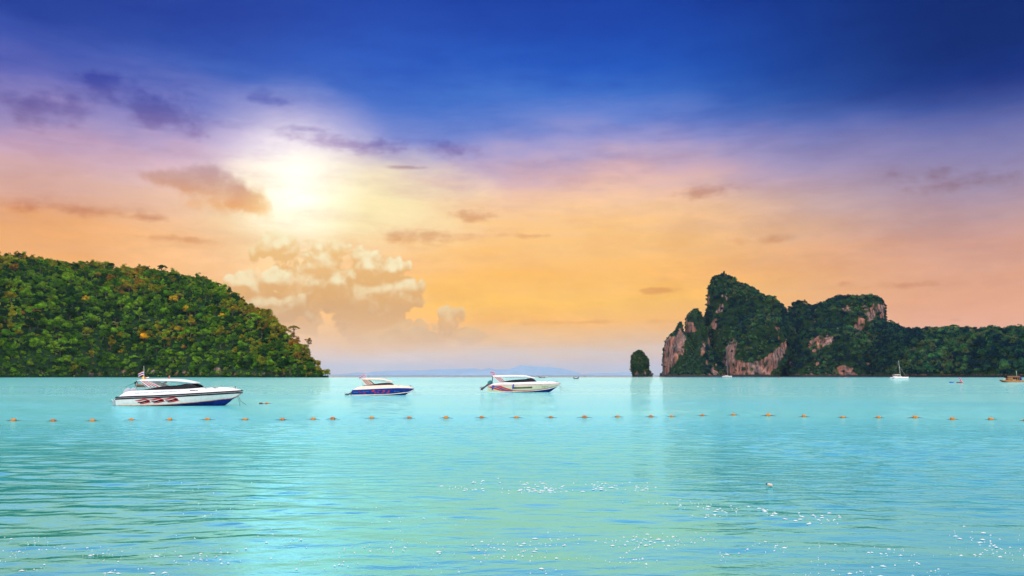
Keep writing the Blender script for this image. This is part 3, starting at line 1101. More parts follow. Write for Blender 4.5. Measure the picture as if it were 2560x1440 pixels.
def rock_mass(levels, yc, depth, rough=5.0, seed=0, nr=72, nz=64, lean=0.0, power=2.4):
    """karst body: levels (photo y, left x, right x) set its outline at distance yc, depth(f) its half depth, f = 0 foot .. 1 top"""
    lv = np.array(levels, float)
    lv[:-1, 0] += 2.2
    py = np.concatenate([[lv[0, 0] - 0.6], np.linspace(lv[0, 0], lv[-1, 0], nz)])
    xl = np.interp(py, lv[:, 0], lv[:, 1])
    xr = np.interp(py, lv[:, 0], lv[:, 2])
    mid = (xl[0] + xr[0]) / 2
    xl[0], xr[0] = mid - 1, mid + 1
    f = 1 - (py - py[0]) / (py[-1] - py[0])
    th = np.linspace(0, 2 * math.pi, nr, endpoint=False)
    V = np.zeros((len(py), nr, 3))
    for i in range(len(py)):
        a, b = P(xl[i], py[i], yc), P(xr[i], py[i], yc)
        cx, hw = (a.x + b.x) / 2, (b.x - a.x) / 2
        c, s = np.cos(th), np.sin(th)
        cc = np.sign(c) * np.abs(c) ** (2 / power)
        ss = np.sign(s) * np.abs(s) ** (2 / power)
        dp = depth(f[i])
        V[i, :, 0] = cx + hw * cc
        V[i, :, 1] = yc + dp * ss
        V[i, :, 2] = max(a.z, -1.5) if i < len(py) - 1 else -1.5
    x, y, z = V[..., 0], V[..., 1], V[..., 2]
    flute = (fbm(x / 11.0, y / 11.0, z / 55.0, 4, seed) - 0.5) * 2
    lump = (fbm(x / 38.0, y / 38.0, z / 34.0, 3, seed + 50) - 0.5) * 2
    disp = rough * (1.3 * flute + 1.8 * lump)
    fade = np.clip(f * 9, 0.25, 1)[:, None] * np.clip((1 - f) * 12, 0.15, 1)[:, None]
    V[..., 0] += disp * np.cos(th)[None, :] * fade * 0.30 - np.sign(np.cos(th))[None, :] * 2.0 * np.clip((1 - f) * 9, 0, 1)[:, None]
    V[..., 1] += disp * np.sin(th)[None, :] * fade * 1.3
    V[..., 2] += np.where(np.arange(len(py))[:, None] < len(py) - 1, (fbm(x / 9.0, y / 9.0, 0, 3, seed + 9) - 0.5) * rough * 0.7, 0)
    F = grid_faces(len(py), nr, True)[:, ::-1]
    return V.reshape(-1, 3), F


HEAD = []
YC = 1760.0
HEAD.append(rock_mass([(805, 1700, 1703), (813, 1693, 1707), (825, 1685, 1710), (832, 1680, 1713), (839, 1670, 1717), (849, 1663, 1724), (873, 1658, 1737), (900, 1657, 1748), (943, 1658, 1756)], YC - 20,
                      lambda f: 14 + 46 * (1 - f) ** 0.8, 4.0, 1))
HEAD.append(rock_mass([(773, 1734, 1744), (778, 1728, 1749), (785, 1721, 1753), (794, 1716, 1757), (824, 1714, 1766), (850, 1711, 1772), (900, 1705, 1782), (943, 1700, 1790)], YC, lambda f: 16 + 60 * (1 - f) ** 0.8, 4.5, 2))
HEAD.append(rock_mass([(689, 1796, 1814), (693, 1789, 1822), (700, 1782, 1830), (709, 1777, 1842), (714, 1775, 1862), (726, 1771, 1884), (742, 1768, 1902), (750, 1768, 1934), (769, 1771, 1953), (791, 1763, 1970), (820, 1760, 1990),
                       (860, 1757, 2004), (900, 1754, 2010), (943, 1752, 2014)], YC + 20, lambda f: 18 + 120 * (1 - f) ** 0.9, 6.0, 3, 110, 80))
HEAD.append(rock_mass([(757, 1990, 2008), (763, 1983, 2019), (770, 1976, 2028), (780, 1966, 2044), (800, 1955, 2060), (850, 1945, 2080), (943, 1940, 2100)], YC + 40, lambda f: 18 + 110 * (1 - f), 5.0, 4))
HEAD.append(rock_mass([(745, 2096, 2178), (749, 2078, 2198), (754, 2068, 2204), (762, 2052, 2208), (768, 2034, 2209), (776, 2022, 2209), (802, 2002, 2210), (850, 1984, 2216), (900, 1974, 2232), (943, 1965, 2245)], YC - 30,
                      lambda f: 30 + 90 * (1 - f) ** 0.9, 6.0, 5, 100, 70))
# buttress with the overhanging wall above the water, green aprons beside it
HEAD.append(rock_mass([(796, 1872, 1912), (806, 1856, 1934), (820, 1842, 1950), (848, 1828, 1964), (880, 1816, 1966), (905, 1812, 1956), (943, 1812, 1938)], YC - 86, lambda f: 28 + 52 * (1 - f) ** 0.45, 6.0, 6, 84, 60, power=3.2))
HEAD.append(rock_mass([(868, 1742, 1764), (884, 1728, 1784), (905, 1704, 1800), (925, 1682, 1810), (943, 1664, 1818)], YC - 60, lambda f: 12 + 62 * (1 - f), 5.0, 7))
HEAD.append(rock_mass([(818, 2040, 2110), (832, 2012, 2140), (858, 1992, 2190), (900, 1966, 2236), (943, 1952, 2262)], YC - 110, lambda f: 22 + 80 * (1 - f) ** 0.8, 6.0, 8, 96, 60))
# low broken rocks off the first spire
HEAD.append(rock_mass([(931, 1651, 1653), (935, 1649, 1656), (939, 1645, 1664), (943, 1643, 1672)], YC - 90, lambda f: 3 + 8 * (1 - f), 2.0, 9, 24, 14))
HEAD.append(rock_mass([(934, 1679, 1683), (938, 1674, 1688), (943, 1672, 1692)], YC - 112, lambda f: 3 + 7 * (1 - f), 2.0, 10, 24, 14))

RIDGE_SIL = np.array([(2185, 800), (2212, 812), (2226, 816), (2240, 820), (2257, 829), (2293, 832), (2327, 832), (2360, 828), (2378, 826), (2393, 829), (2443, 829), (2477, 824), (2510, 827), (2560, 828), (2640, 822), (2760, 812), (2900, 806),
                      (3050, 804)], float)


def ridge_point(px, t):
    px, t = np.broadcast_arrays(np.asarray(px, float), np.asarray(t, float))
    ys = np.interp(px, [2150, 2300, 2450, 2560, 3050], [1560, 1330, 1200, 1120, 980]) + 25 * np.sin(px / 37.0)
    py = np.interp(px, RIDGE_SIL[:, 0], RIDGE_SIL[:, 1])
    u, v = (px - CX) / FPX, (CY - py) / FPX
    sl = (SP + CP * v) / (CP - SP * v)
    hgt = np.maximum((CAM_H + sl * ys) / (1 - 1.7 * sl) - 2.0, 0.5)
    f = np.where(t <= 1, t, 2 - t)
    y = ys + 1.7 * hgt * t
    z = hgt * np.sin(np.clip(f, 0, 1) * math.pi / 2) ** 0.9
    x = u / CP * y
    z = z + ((fbm(x / 40.0, y / 40.0, 0, 4, 121) - 0.5) * 16 + (fbm(x / 12.0, y / 12.0, 0, 3, 131) - 0.5) * 5) * np.clip(f * 3, 0, 1)
    return np.stack([x, y, z], -1)


def build_headland():
    off, VV, FF = 0, [], []
    for v, f in HEAD:
        VV.append(v)
        FF.append(f + off)
        off += len(v)
    pxs = np.linspace(2150, 3050, 200)
    ts = np.concatenate([[-0.02, 0.0], np.linspace(0.01, 1, 50), np.linspace(1.05, 2, 12)])
    pg, tg = np.meshgrid(pxs, ts, indexing='ij')
    v = ridge_point(pg, np.maximum(tg, 0))
    st = 1.5 + 5 * np.clip(fbm(pg / 9.0, pg * 0 + 2.0, 0, 4, 177) - 0.3, 0, 1)
    v[..., 2] = np.where(tg < 0, -1.5, np.where(tg < 0.0001, 0.5 * st, np.maximum(v[..., 2], 0) + st * np.clip(1 - tg * 3, 0, 1)))
    v[..., 2] = np.where(tg >= 1.99, -1.5, v[..., 2])
    VV.append(v.reshape(-1, 3))
    FF.append(grid_faces(len(pxs), len(ts))[:, ::-1] + off)
    V, F = np.concatenate(VV), np.concatenate(FF)
    o = mesh_np('limestone_headland', V, F, ROCK)
    tag(o, kind='structure')
    qx, qy = project(V)
    jx = (fbm(V[:, 0] / 14.0, V[:, 2] / 14.0, V[:, 1] / 30.0, 3, 61) - 0.5) * 26
    jy = (fbm(V[:, 0] / 14.0, V[:, 2] / 14.0, V[:, 1] / 30.0, 3, 67) - 0.5) * 26
    rk = np.zeros(len(V))
    for p in ROCK_PATCHES:
        rk = np.maximum(rk, np.clip(0.5 + poly_dist(qx + jx * .8, qy + jy * .8, p) / 10.0, 0, 1))
    bare = fbm(V[:, 0] / 13.0, V[:, 1] / 30.0, V[:, 2] / 24.0, 3, 301)
    rk = np.maximum(rk, np.where((qx < 2215) & (qx > 1790), np.clip((bare - 0.66) / 0.10, 0, 0.8), 0))
    rk = np.maximum(rk, np.clip((6.0 - V[:, 2]) / 5.0, 0, 0.7))
    a = o.data.attributes.new('rock', 'FLOAT', 'POINT')
    a.data.foreach_set('value', rk.astype(np.float32))
    return V, F, rk


HV, HF, HRK = build_headland()


def face_points(V, F, rk, n, rs, min_up=-0.35, skip=0.45):
    a, b, c, d = (V[F[:, i]] for i in range(4))
    nrm = np.cross(c - a, d - b)
    area = np.linalg.norm(nrm, axis=1) / 2
    nrm = nrm / np.maximum(area[:, None] * 2, 1e-9)
    ctr = (a + b + c + d) / 4
    tocam = np.array([0, 0, CAM_H]) - ctr
    tocam /= np.linalg.norm(tocam, axis=1)[:, None]
    facing = np.sum(nrm * tocam, 1)
    frk = rk[F].mean(1)
    ok = (facing > -0.3) & ((frk < skip) | (RNG.random(len(F)) < 0.2)) & (ctr[:, 2] > 4)
    pr = np.where(ok, area * (0.35 + np.clip(nrm[:, 2], 0, 1)), 0)
    pr /= pr.sum()
    idx = RNG.choice(len(F), n, p=pr)
    u, w = RNG.random(n)[:, None], RNG.random(n)[:, None]
    p = (a[idx] * (1 - u) + b[idx] * u) * (1 - w) + (d[idx] * (1 - u) + c[idx] * u) * w
    return p, nrm[idx]


def plant_headland():
    rs = random.Random(17)
    n = 13500
    p, nr = face_points(HV, HF, HRK, n, rs)
    qx, qy = project(p)
    big = np.clip((qx - 2150) / 200.0, 0, 1)
    rad = np.array([rs.uniform(1.8, 3.6) + 3.4 * rs.random() ** 3 for _ in range(n)]) * (1 + 0.3 * big) + (nr[:, 2] > 0.5) * 0.8
    which, tints = [], []
    wm = fbm(qx / 60.0, qy / 40.0, 0, 3, 15)
    for i in range(n):
        q = rs.random()
        which.append(rs.choice(T_BROAD) if q < 0.45 else rs.choice(T_BUSH) if q < 0.85 else T_TALL if q < 0.92 else T_OPEN)
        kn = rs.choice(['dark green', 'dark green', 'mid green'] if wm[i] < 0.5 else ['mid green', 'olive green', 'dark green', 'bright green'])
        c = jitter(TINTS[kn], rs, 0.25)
        tints.append((c[0] * 0.42, c[1] * 0.62, c[2] * 2.0 + 0.034))  # bluish haze over the headland mixed into the leaf tints
    rad = np.where(qx < 1765, np.minimum(rad, 2.4), rad)
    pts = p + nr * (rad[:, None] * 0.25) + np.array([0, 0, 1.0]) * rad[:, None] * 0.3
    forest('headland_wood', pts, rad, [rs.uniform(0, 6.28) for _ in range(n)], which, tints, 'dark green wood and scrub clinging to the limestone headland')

    def sky_tree(px, py, r, ti, Y, lab, hs=1.0, tn='dark green'):
        make_tree('skyline_tree', P(px, py, Y), r, ti, TINTS[tn], rs.uniform(0, 6.28), lab, None, hs)
    sky_tree(1938, 745, 7.0, T_OPEN, YC + 20, 'bushy dark tree on the shoulder of the tallest limestone peak')
    sky_tree(1999, 760, 9.0, T_UMB, YC + 40, 'dome-shaped dark tree in the saddle between the peak and the plateau', 1.3)
    sky_tree(2105, 744, 6.0, 1, YC - 30, 'round dark tree standing highest on the limestone plateau')
    sky_tree(2225, 804, 6.5, T_UMB, 1680, 'thin umbrella-shaped tree on the ridge right below the plateau cliff', 1.0)
    sky_tree(2240, 814, 8.0, T_UMB, 1660, 'wide dark tree just right of the thin umbrella tree', 1.1)
    sky_tree(2268, 824, 9.0, T_UMB, 1600, 'low spreading tree with gaps, left of the dip in the ridge', 0.9)
    sky_tree(2384, 818, 10.0, T_UMB, 1480, 'broad flat-topped tree highest on the low ridge', 0.9)
    sky_tree(2478, 820, 8.0, 0, 1400, 'round dark tree topping the low ridge near the picture edge')
    sky_tree(2212, 792, 3.0, T_BUSH[0], YC - 30, 'tiny shrub growing out from the plateau cliff')


plant_headland()


def build_sea_stack():
    v, f = rock_mass([(875, 1594, 1601), (879, 1585, 1608), (883, 1581, 1613), (890, 1577, 1618), (898, 1575, 1622), (911, 1574, 1624), (921, 1575, 1622), (927, 1577, 1627), (932, 1578, 1632), (943, 1579, 1634)], 1700.0,
                     lambda f: 10 + 14 * (1 - f) ** 0.5, 3.4, 23, 56, 48)
    o = mesh_np('sea_stack', v, f, ROCK)
    qx, qy = project(v)
    rk = np.maximum(np.clip((qy - 929 - 7 * np.sin(qx * 0.35)) / 6.0, 0, 1) * 0.6, np.clip((1580 - qx) / 4.0, 0, 1) * np.clip((qy - 905) / 8, 0, 1) * 0.8)
    a = o.data.attributes.new('rock', 'FLOAT', 'POINT')
    a.data.foreach_set('value', rk.astype(np.float32))
    tag(o, 'small bushy limestone sea stack standing in the water left of the cliffs', 'rock')
    rs = random.Random(8)
    p, nr = face_points(v, f, rk, 420, rs)
    rad = np.array([rs.uniform(0.9, 2.0) + 1.6 * rs.random() ** 4 for _ in range(420)])
    w = forest('sea_stack_scrub', p + nr * rad[:, None] * 0.2, rad, [rs.uniform(0, 6.28) for _ in range(420)], [rs.choice(T_BUSH + (0, 1)) for _ in range(420)],
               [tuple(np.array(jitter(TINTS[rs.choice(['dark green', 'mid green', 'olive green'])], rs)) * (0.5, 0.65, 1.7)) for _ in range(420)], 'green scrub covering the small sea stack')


build_sea_stack()


def build_far_hills():
    def hills(name, sil, Y, dep):
        s = np.array(sil, float)
        pxs = np.linspace(s[0, 0], s[-1, 0], 160)
        ts = np.linspace(0, 2, 15)
        pg, tg = np.meshgrid(pxs, ts, indexing='ij')
        py = np.interp(pg, s[:, 0], s[:, 1])
        u, v = (pg - CX) / FPX, (CY - py) / FPX
        h = np.maximum(CAM_H + (SP + CP * v) / (CP - SP * v) * Y, 0)
        h = h * (1 + 0.10 * (fbm(pg / 9.0, tg * 3, 0, 4, 91) - 0.5))
        y = Y + (tg - 1) * dep
        z = h * np.sin(tg * math.pi / 2) - 1.0 * (np.abs(tg - 1) > 0.99)
        o = mesh_np(name, np.stack([u / CP * Y, y, z], -1).reshape(-1, 3), grid_faces(160, 15), mat('far_hills_haze_blue', (0.25, 0.37, 0.46), 0.9, vary=0.12, scale=0.002))  # pale blue base colour holds the fading of distant haze
        tag(o, kind='structure')
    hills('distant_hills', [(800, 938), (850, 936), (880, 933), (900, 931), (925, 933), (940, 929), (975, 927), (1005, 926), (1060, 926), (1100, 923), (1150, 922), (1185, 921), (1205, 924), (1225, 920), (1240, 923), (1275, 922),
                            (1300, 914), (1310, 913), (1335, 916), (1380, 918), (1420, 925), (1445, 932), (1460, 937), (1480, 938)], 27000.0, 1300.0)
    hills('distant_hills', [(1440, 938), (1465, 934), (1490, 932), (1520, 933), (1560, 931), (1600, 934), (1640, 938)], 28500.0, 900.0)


build_far_hills()


# ------------------------------------------------------------------ boats
def curve(pts):
    xs = [p[0] for p in pts]
    ys = [p[1] for p in pts]
    return lambda q: float(np.interp(q, xs, ys))


def smooth_curve(pts):
    """monotone-ish smooth interpolation through the points"""
    xs, ys = np.array([p[0] for p in pts], float), np.array([p[1] for p in pts], float)
    d = np.gradient(ys, xs)

    def f(q):
        q = min(max(q, xs[0]), xs[-1])
        i = min(int(np.searchsorted(xs, q, side='right')) - 1, len(xs) - 2)
        h = xs[i + 1] - xs[i]
        t = (q - xs[i]) / h
        return float((2 * t**3 - 3 * t**2 + 1) * ys[i] + (t**3 - 2 * t**2 + t) * h * d[i] + (-2 * t**3 + 3 * t**2) * ys[i + 1] + (t**3 - t**2) * h * d[i + 1])
    return f


def outboard(parent, loc, tilt, cowl, leg, size=1.0, name='outboard_motor'):
    """motor hung on the stern, swung up; local: x back along the tilted leg"""
    o = MB()
    rings = []
    for (z, a, b) in ((0.0, .16, .13), (.06, .2, .16), (.22, .22, .17), (.4, .2, .16), (.48, .14, .12), (.5, .06, .05)):
        rings.append([(a * math.cos(q) * (1.25 if math.cos(q) < 0 else 1), b * math.sin(q), z) for q in [2 * math.pi * j / 12 for j in range(12)]])
    o.loft(rings, True, True)
    c = o.build(name, cowl, parent, True)
    c.location = loc
    c.rotation_euler = (0, R(tilt), 0)
    c.scale = (size,) * 3
    g = MB()
    g.loft([[(-.12, -.07, 0), (.1, -.07, 0), (.1, .07, 0), (-.12, .07, 0)], [(-.1, -.06, -.5), (.06, -.06, -.5), (.06, .06, -.5), (-.1, .06, -.5)],
            [(-.16, -.05, -.72), (.1, -.05, -.72), (.1, .05, -.72), (-.16, .05, -.72)], [(-.1, -.03, -.8), (.06, -.03, -.8), (.06, .03, -.8), (-.1, .03, -.8)],
            [(-.08, -.02, -1.12), (0, -.02, -1.12), (0, .02, -1.12), (-.08, .02, -1.12)]], True, True)
    g.box((-.04, 0, -.74), (.36, .2, .02))
    g.tube([(-.26, 0, -.9), (-.18, 0, -.9), (.08, 0, -.9), (.16, 0, -.9)], [.04, .065, .06, .02], 8)
    g.box((.14, 0, -.12), (.14, .2, .2))
    g.build('leg', leg, c)
    p = MB()
    for j in range(3):
        a = 2 * math.pi * j / 3
        ca, sa = math.cos(a), math.sin(a)
        p.add([(-.27, 0.03 * ca, -.9 + .03 * sa), (-.24, .16 * ca - .07 * sa, -.9 + .16 * sa + .07 * ca), (-.29, .19 * ca, -.9 + .19 * sa), (-.32, .13 * ca + .07 * sa, -.9 + .13 * sa - .07 * ca)], [(0, 1, 2, 3)])
    p.tube([(-.36, 0, -.9), (-.24, 0, -.9)], [.02, .04], 6)
    p.build('propeller', STEEL, c)
    return c


def flag_mesh(w, h, droop, stripes=True, n=8, seed=0):
    """waving flag, hoist at x=0, flying toward -x"""
    mb = MB()
    rs = random.Random(seed)
    ph = rs.uniform(0, 6)
    bands = [(0, 1 / 6, 1), (1 / 6, 2 / 6, 0), (2 / 6, 4 / 6, 2), (4 / 6, 5 / 6, 0), (5 / 6, 1, 1)] if stripes else [(0, 1, 0)]

    def pt(u, v):
        return (-w * u * (1 - 0.15 * droop), 0.10 * w * math.sin(5 * u + ph) * u, -h * v - droop * w * u * 0.75 + 0.05 * h * math.sin(6 * u + ph))
    for v0, v1, mi in bands:
        for i in range(n):
            u0, u1 = i / n, (i + 1) / n
            mb.add([pt(u0, v0), pt(u1, v0), pt(u1, v1), pt(u0, v1)], [(0, 1, 2, 3)], mi)
    return mb


def text_part(body, size, material, parent, fn, x, z, name='lettering', shear=0.0, sx=1.0):
    """flat lettering laid on the side of a hull: fn(x,z) gives the hull's y"""
    cu = bpy.data.curves.new(name, 'FONT')
    cu.body = body
    cu.size = size
    cu.shear = shear
    tmp = bpy.data.objects.new(name, cu)
    COL.objects.link(tmp)
    me = bpy.data.meshes.new_from_object(tmp.evaluated_get(bpy.context.evaluated_depsgraph_get()))
    bpy.data.objects.remove(tmp)
    for v in me.vertices:
        X, Z = x + v.co.x * sx, z(x + v.co.x * sx) + v.co.y
        v.co = (X, fn(X, Z), Z)
    me.materials.clear()
    me.materials.append(material)
    o = bpy.data.objects.new(name, me)
    COL.objects.link(o)
    o.parent = parent
    return o


def speedboat(sp):
    """sp: curves in zoom pixels of the photograph, turned into metres by s, X0, Y0"""
    s, X0, Y0 = sp['s'], sp['X0'], sp['Y0']
    cv = lambda pts: smooth_curve([((a - X0) * s, (Y0 - b) * s) for a, b in pts])
    mx = lambda a: (a - X0) * s
    mz = lambda b: (Y0 - b) * s
    sheer, chine, top = cv(sp['sheer']), cv(sp['chine']), cv(sp['top'])
    stem = sp['stem']                           # forefoot line from the waterline to the bow tip
    L = mx(sp['bow'])
    xs0 = mx(sp['stern'])
    hb = sp['beam'] / 2
    wf = mx(stem[0][0])                         # where the keel leaves the water
    stemc = cv(stem)
    keel = lambda x: -0.42 if x < wf - 0.12 * L else (-0.42 + 0.42 * ((x - wf + 0.12 * L) / (0.12 * L)) ** 2 if x < wf else stemc(x))
    root = empty('speedboat', sp['loc'], sp['rz'])
    tag(root, sp['label'], 'speedboat')
    plan = lambda x: hb * (1 - max(0.0, (x / L - 0.42) / 0.58) ** 2.6) * (0.94 + 0.06 * min(1, x / (0.3 * L)))
    ys = lambda x: max(plan(x), 0.015)

    def yc(x):
        return max(ys(x) * (0.90 - 0.55 * max(0.0, (x / L - 0.5) / 0.5) ** 1.5), 0.012)

    def side_y(x, z, off=0.006):
        zc, zs = min(chine(x), sheer(x) - 0.02), sheer(x)
        q = (z - zc) / (zs - zc)
        bulge = 0.05 * math.sin(math.pi * min(max(q, 0), 1))
        return -(yc(x) + (ys(x) - yc(x)) * q + bulge + off)
    st = [xs0 + (L - xs0) * i / 40 for i in range(41)]
    # topsides
    hull = MB()
    for sg in (-1, 1):
        rows = []
        for x in st:
            zc, zs = min(chine(x), sheer(x) - 0.02), sheer(x)
            rows.append([(x, -sg * side_y(x, zc + (zs - zc) * q, 0), zc + (zs - zc) * q) for q in (0, .2, .4, .6, .8, 1)])
        hull.loft(rows, False)
    x = st[0]
    zc, zs = chine(x), sheer(x)
    hull.add([(x, yc(x), zc), (x, ys(x), zs), (x, -ys(x), zs), (x, -yc(x), zc), (x, 0, keel(x))], [(0, 1, 2, 3), (0, 3, 4)])
    h = hull.build('hull', sp['hull_mat'], root, True)
    # bottom
    bt = MB()
    rows = []
    for x in st:
        zc = min(chine(x), sheer(x) - 0.02)
        zk = min(keel(x), zc - 0.01)
        bw = sp.get('boot', 0.0)
        rows.append([(x, yc(x) - .004, zc - bw), (x, yc(x) * 0.5, (zc + zk) / 2 - 0.02 - bw * .5), (x, 0, zk), (x, -yc(x) * 0.5, (zc + zk) / 2 - 0.02 - bw * .5), (x, -yc(x) + .004, zc - bw)])
    bt.loft(rows, False)
    bt.build('bottom', NAVY, root, True)
    if sp.get('boot'):
        bs = MB()
        for sg in (-1, 1):
            bs.loft([[(x, sg * (yc(x) + .004), min(chine(x), sheer(x) - .02) + .015), (x, sg * (yc(x) + .004), min(chine(x), sheer(x) - .02) - sp['boot'])] for x in st], False)
        bs.build('boot_stripe', sp['boot_mat'], root)
    # rubbing strakes
    for dz, rr, mm in sp['rails']:
        rl = MB()
        for sg in (-1, 1):
            rl.tube([(x, sg * (ys(x) + 0.01), sheer(x) + dz) for x in st], rr, 6)
        rl.build('rub_rail', mm, root, True)
    # deck moulding: side above the sheer, then the deck
    inset = lambda x: min(0.30, ys(x) * 0.45) * min(1.0, max(0.05, (top(x) - sheer(x)) / 0.25))
    dk = MB()
    ckp = (mx(sp['cockpit'][0]), mx(sp['cockpit'][1]))
    floor = sp['floor']
    for sg in (-1, 1):
        rows = []
        for x in st:
            t_, s_ = max(top(x), sheer(x) + .005), sheer(x)
            y1, y2 = ys(x), max(ys(x) - inset(x), 0.008)
            rows.append([(x, sg * y1, s_), (x, sg * (y1 * .45 + y2 * .55), s_ + (t_ - s_) * .55), (x, sg * (y1 * .1 + y2 * .9), s_ + (t_ - s_) * .93), (x, sg * y2, t_)])
        dk.loft(rows, False)
    rows = []
    for x in st:
        t_ = max(top(x), sheer(x) + .005)
        y2 = max(ys(x) - inset(x), 0.008)
        inside = ckp[0] < x < ckp[1]
        w2 = max(y2 - 0.28, 0.01)
        cz = floor if inside else t_ + 0.05 * min(1, w2)
        rows.append([(x, y2, t_), (x, w2 if inside else y2 * .6, t_ if inside else t_ + .03 * min(1, w2)), (x, w2 if inside else y2 * .3, cz), (x, 0, cz), (x, -(w2 if inside else y2 * .3), cz),
                     (x, -(w2 if inside else y2 * .6), t_ if inside else t_ + .03 * min(1, w2)), (x, -y2, t_)])
    dk.loft(rows, False)
    deck = dk.build('deck', sp['deck_mat'], root, True)
    top_y = lambda x, z, off=0.012: -(ys(x) - inset(x) * min(max((z - sheer(x)) / max(top(x) - sheer(x), .01), 0), 1) + off + 0.035)
    # wrap-round dark window band
    wt = cv(sp['window'])
    wx0, wx1 = mx(sp['window'][0][0]), mx(sp['window'][-1][0])
    yb = lambda x: max(ys(x) - inset(x) - 0.02, .05)
    wn = MB()
    n = 26
    xf = wx1 - sp.get('screen', 0.9) * 0.5
    for sg in (-1, 1):
        rows = []
        for i in range(n + 1):
            x = wx0 + (wx1 - wx0) * i / n
            fwd = max(0.0, (x - xf) / (wx1 - xf))
            k_ = math.sqrt(max(0.0, 1 - fwd ** 2))
            y0, y1 = yb(x) * (0.35 + 0.65 * k_), max(yb(x) - 0.55 * max(wt(x) - top(x), 0), .05) * (0.3 + 0.7 * k_)
            zt = max(wt(x), top(x) + 0.01)
            rows.append([(x, sg * y0, top(x) - 0.02), (x, sg * (y0 * .5 + y1 * .5 + .02), (top(x) + zt) / 2), (x, sg * y1, zt), (x, sg * (y1 - .03), zt), (x, sg * (y0 - .05), top(x) - 0.02)])
        wn.loft(rows, False)
    x = wx1
    zt = max(wt(x), top(x) + .01)
    y0, y1 = yb(x) * .35, yb(x) * .3
    wn.add([(x, -y0, top(x) - .02), (x, y0, top(x) - .02), (x - .02, y1, zt), (x - .02, -y1, zt)], [(0, 1, 2, 3)])
    win = wn.build('windscreen', sp['glass'], root, True)
    # canopy
    cp = [(mx(a), mz(b)) for a, b in sp['canopy']]
    cc = smooth_curve(cp)
    cx0, cx1 = cp[0][0], cp[-1][0]
    cm = MB()
    rows = []
    for i in range(25):
        q = i / 24
        x = cx0 + (cx1 - cx0) * q
        hw = hb * 0.74 * (1 - 0.42 * max(0, (q - .55) / .45) ** 2) * (0.9 + 0.1 * min(1, q * 6))
        z = cc(x)
        th = sp['canopy_t'] * (1 - 0.45 * max(0, (q - .7) / .3)) * (0.5 + 0.5 * min(1, q * 8))
        rows.append([(x, hw * a, z - b * th) for a, b in ((-1, .75), (-.96, .35), (-.8, .08), (-.4, -.1), (0, -.16), (.4, -.1), (.8, .08), (.96, .35), (1, .75), (.9, 1), (.4, .85), (0, .8), (-.4, .85), (-.9, 1))])
    cm.loft(rows, True, True)
    can = cm.build('canopy', sp['canopy_mat'], root, True)
    hwc = hb * 0.72
    # slanting arch panels with stripes
    for sg in (-1, 1):
        ar = MB()
        a0, a1, b1, b0 = [(mx(a), mz(b)) for a, b in sp['arch']]      # top rear, top front, foot front, foot rear
        ya, ybm = hwc, yb((b0[0] + b1[0]) / 2) - .05
        ar.add([(a0[0], sg * ya, a0[1]), (a1[0], sg * ya, a1[1]), (b1[0], sg * ybm, b1[1]), (b0[0], sg * ybm, b0[1]),
                (a0[0], sg * (ya - .06), a0[1]), (a1[0], sg * (ya - .06), a1[1]), (b1[0], sg * (ybm - .06), b1[1]), (b0[0], sg * (ybm - .06), b0[1])],
               [(0, 1, 2, 3), (7, 6, 5, 4), (0, 4, 5, 1), (1, 5, 6, 2), (2, 6, 7, 3), (3, 7, 4, 0)])
        arch = ar.build('arch_panel', sp['deck_mat'], root)
        for (q0, q1, mm) in sp['stripes']:
            sb = MB()
            def ap(u, v, off=.006):
                tx = a0[0] + (a1[0] - a0[0]) * u, a0[1] + (a1[1] - a0[1]) * u
                bx_ = b0[0] + (b1[0] - b0[0]) * u, b0[1] + (b1[1] - b0[1]) * u
                return (tx[0] + (bx_[0] - tx[0]) * v, sg * (ya + (ybm - ya) * v + off), tx[1] + (bx_[1] - tx[1]) * v)
            sb.add([ap(q0, .04), ap(q1, .04), ap(q1, .98), ap(q0, .98)], [(0, 1, 2, 3)])
            sb.build('stripe', mm, arch)
        # stern strut and thin stanchions
        e0, e1 = [(mx(a), mz(b)) for a, b in sp['strut']]
        MB().tube([(e0[0], sg * ya * .95, e0[1]), (e0[0] + (e1[0] - e0[0]) * .4, sg * ya, (e0[1] * .6 + e1[1] * .4)), (e1[0], sg * (yb(max(e1[0], xs0 + .1)) - .04), e1[1])], sp.get('strut_r', .022), 6).build('strut', sp.get('strut_mat', STEEL), root)
        for q in sp['stanchions']:
            xx = mx(q)
            sl = sp.get('lean', 0.18)
            MB().tube([(xx, sg * (yb(xx) - .12), max(wt(xx), top(xx)) - .02), (xx + sl * .3, sg * hwc * .95, cc(xx) - sp['canopy_t'] * .9)], .014, 5).build('stanchion', STEEL, root)
        xa, xb = mx(sp['grab'][0]), mx(sp['grab'][1])
        MB().tube([(xa + (xb - xa) * i / 10, sg * hwc * (.9 - .25 * (i / 10) ** 2), cc(xa + (xb - xa) * i / 10) - sp['canopy_t'] - .10 - .05 * math.sin(math.pi * i / 10)) for i in range(11)], .012, 5).build('grab_rail', STEEL, root)
    # seats under the canopy
    for i in range(4):
        xx = ckp[0] + (ckp[1] - ckp[0]) * (.12 + .2 * i)
        se = MB()
        for sg in (-1, 1):
            se.box((xx, sg * hb * .36, floor + .25), (.42, hb * .5, .22))
            se.box((xx - .2, sg * hb * .36, floor + .48), (.09, hb * .5, .42), ry=-.12)
        se.build('bench_seat', SEATBLUE, root)
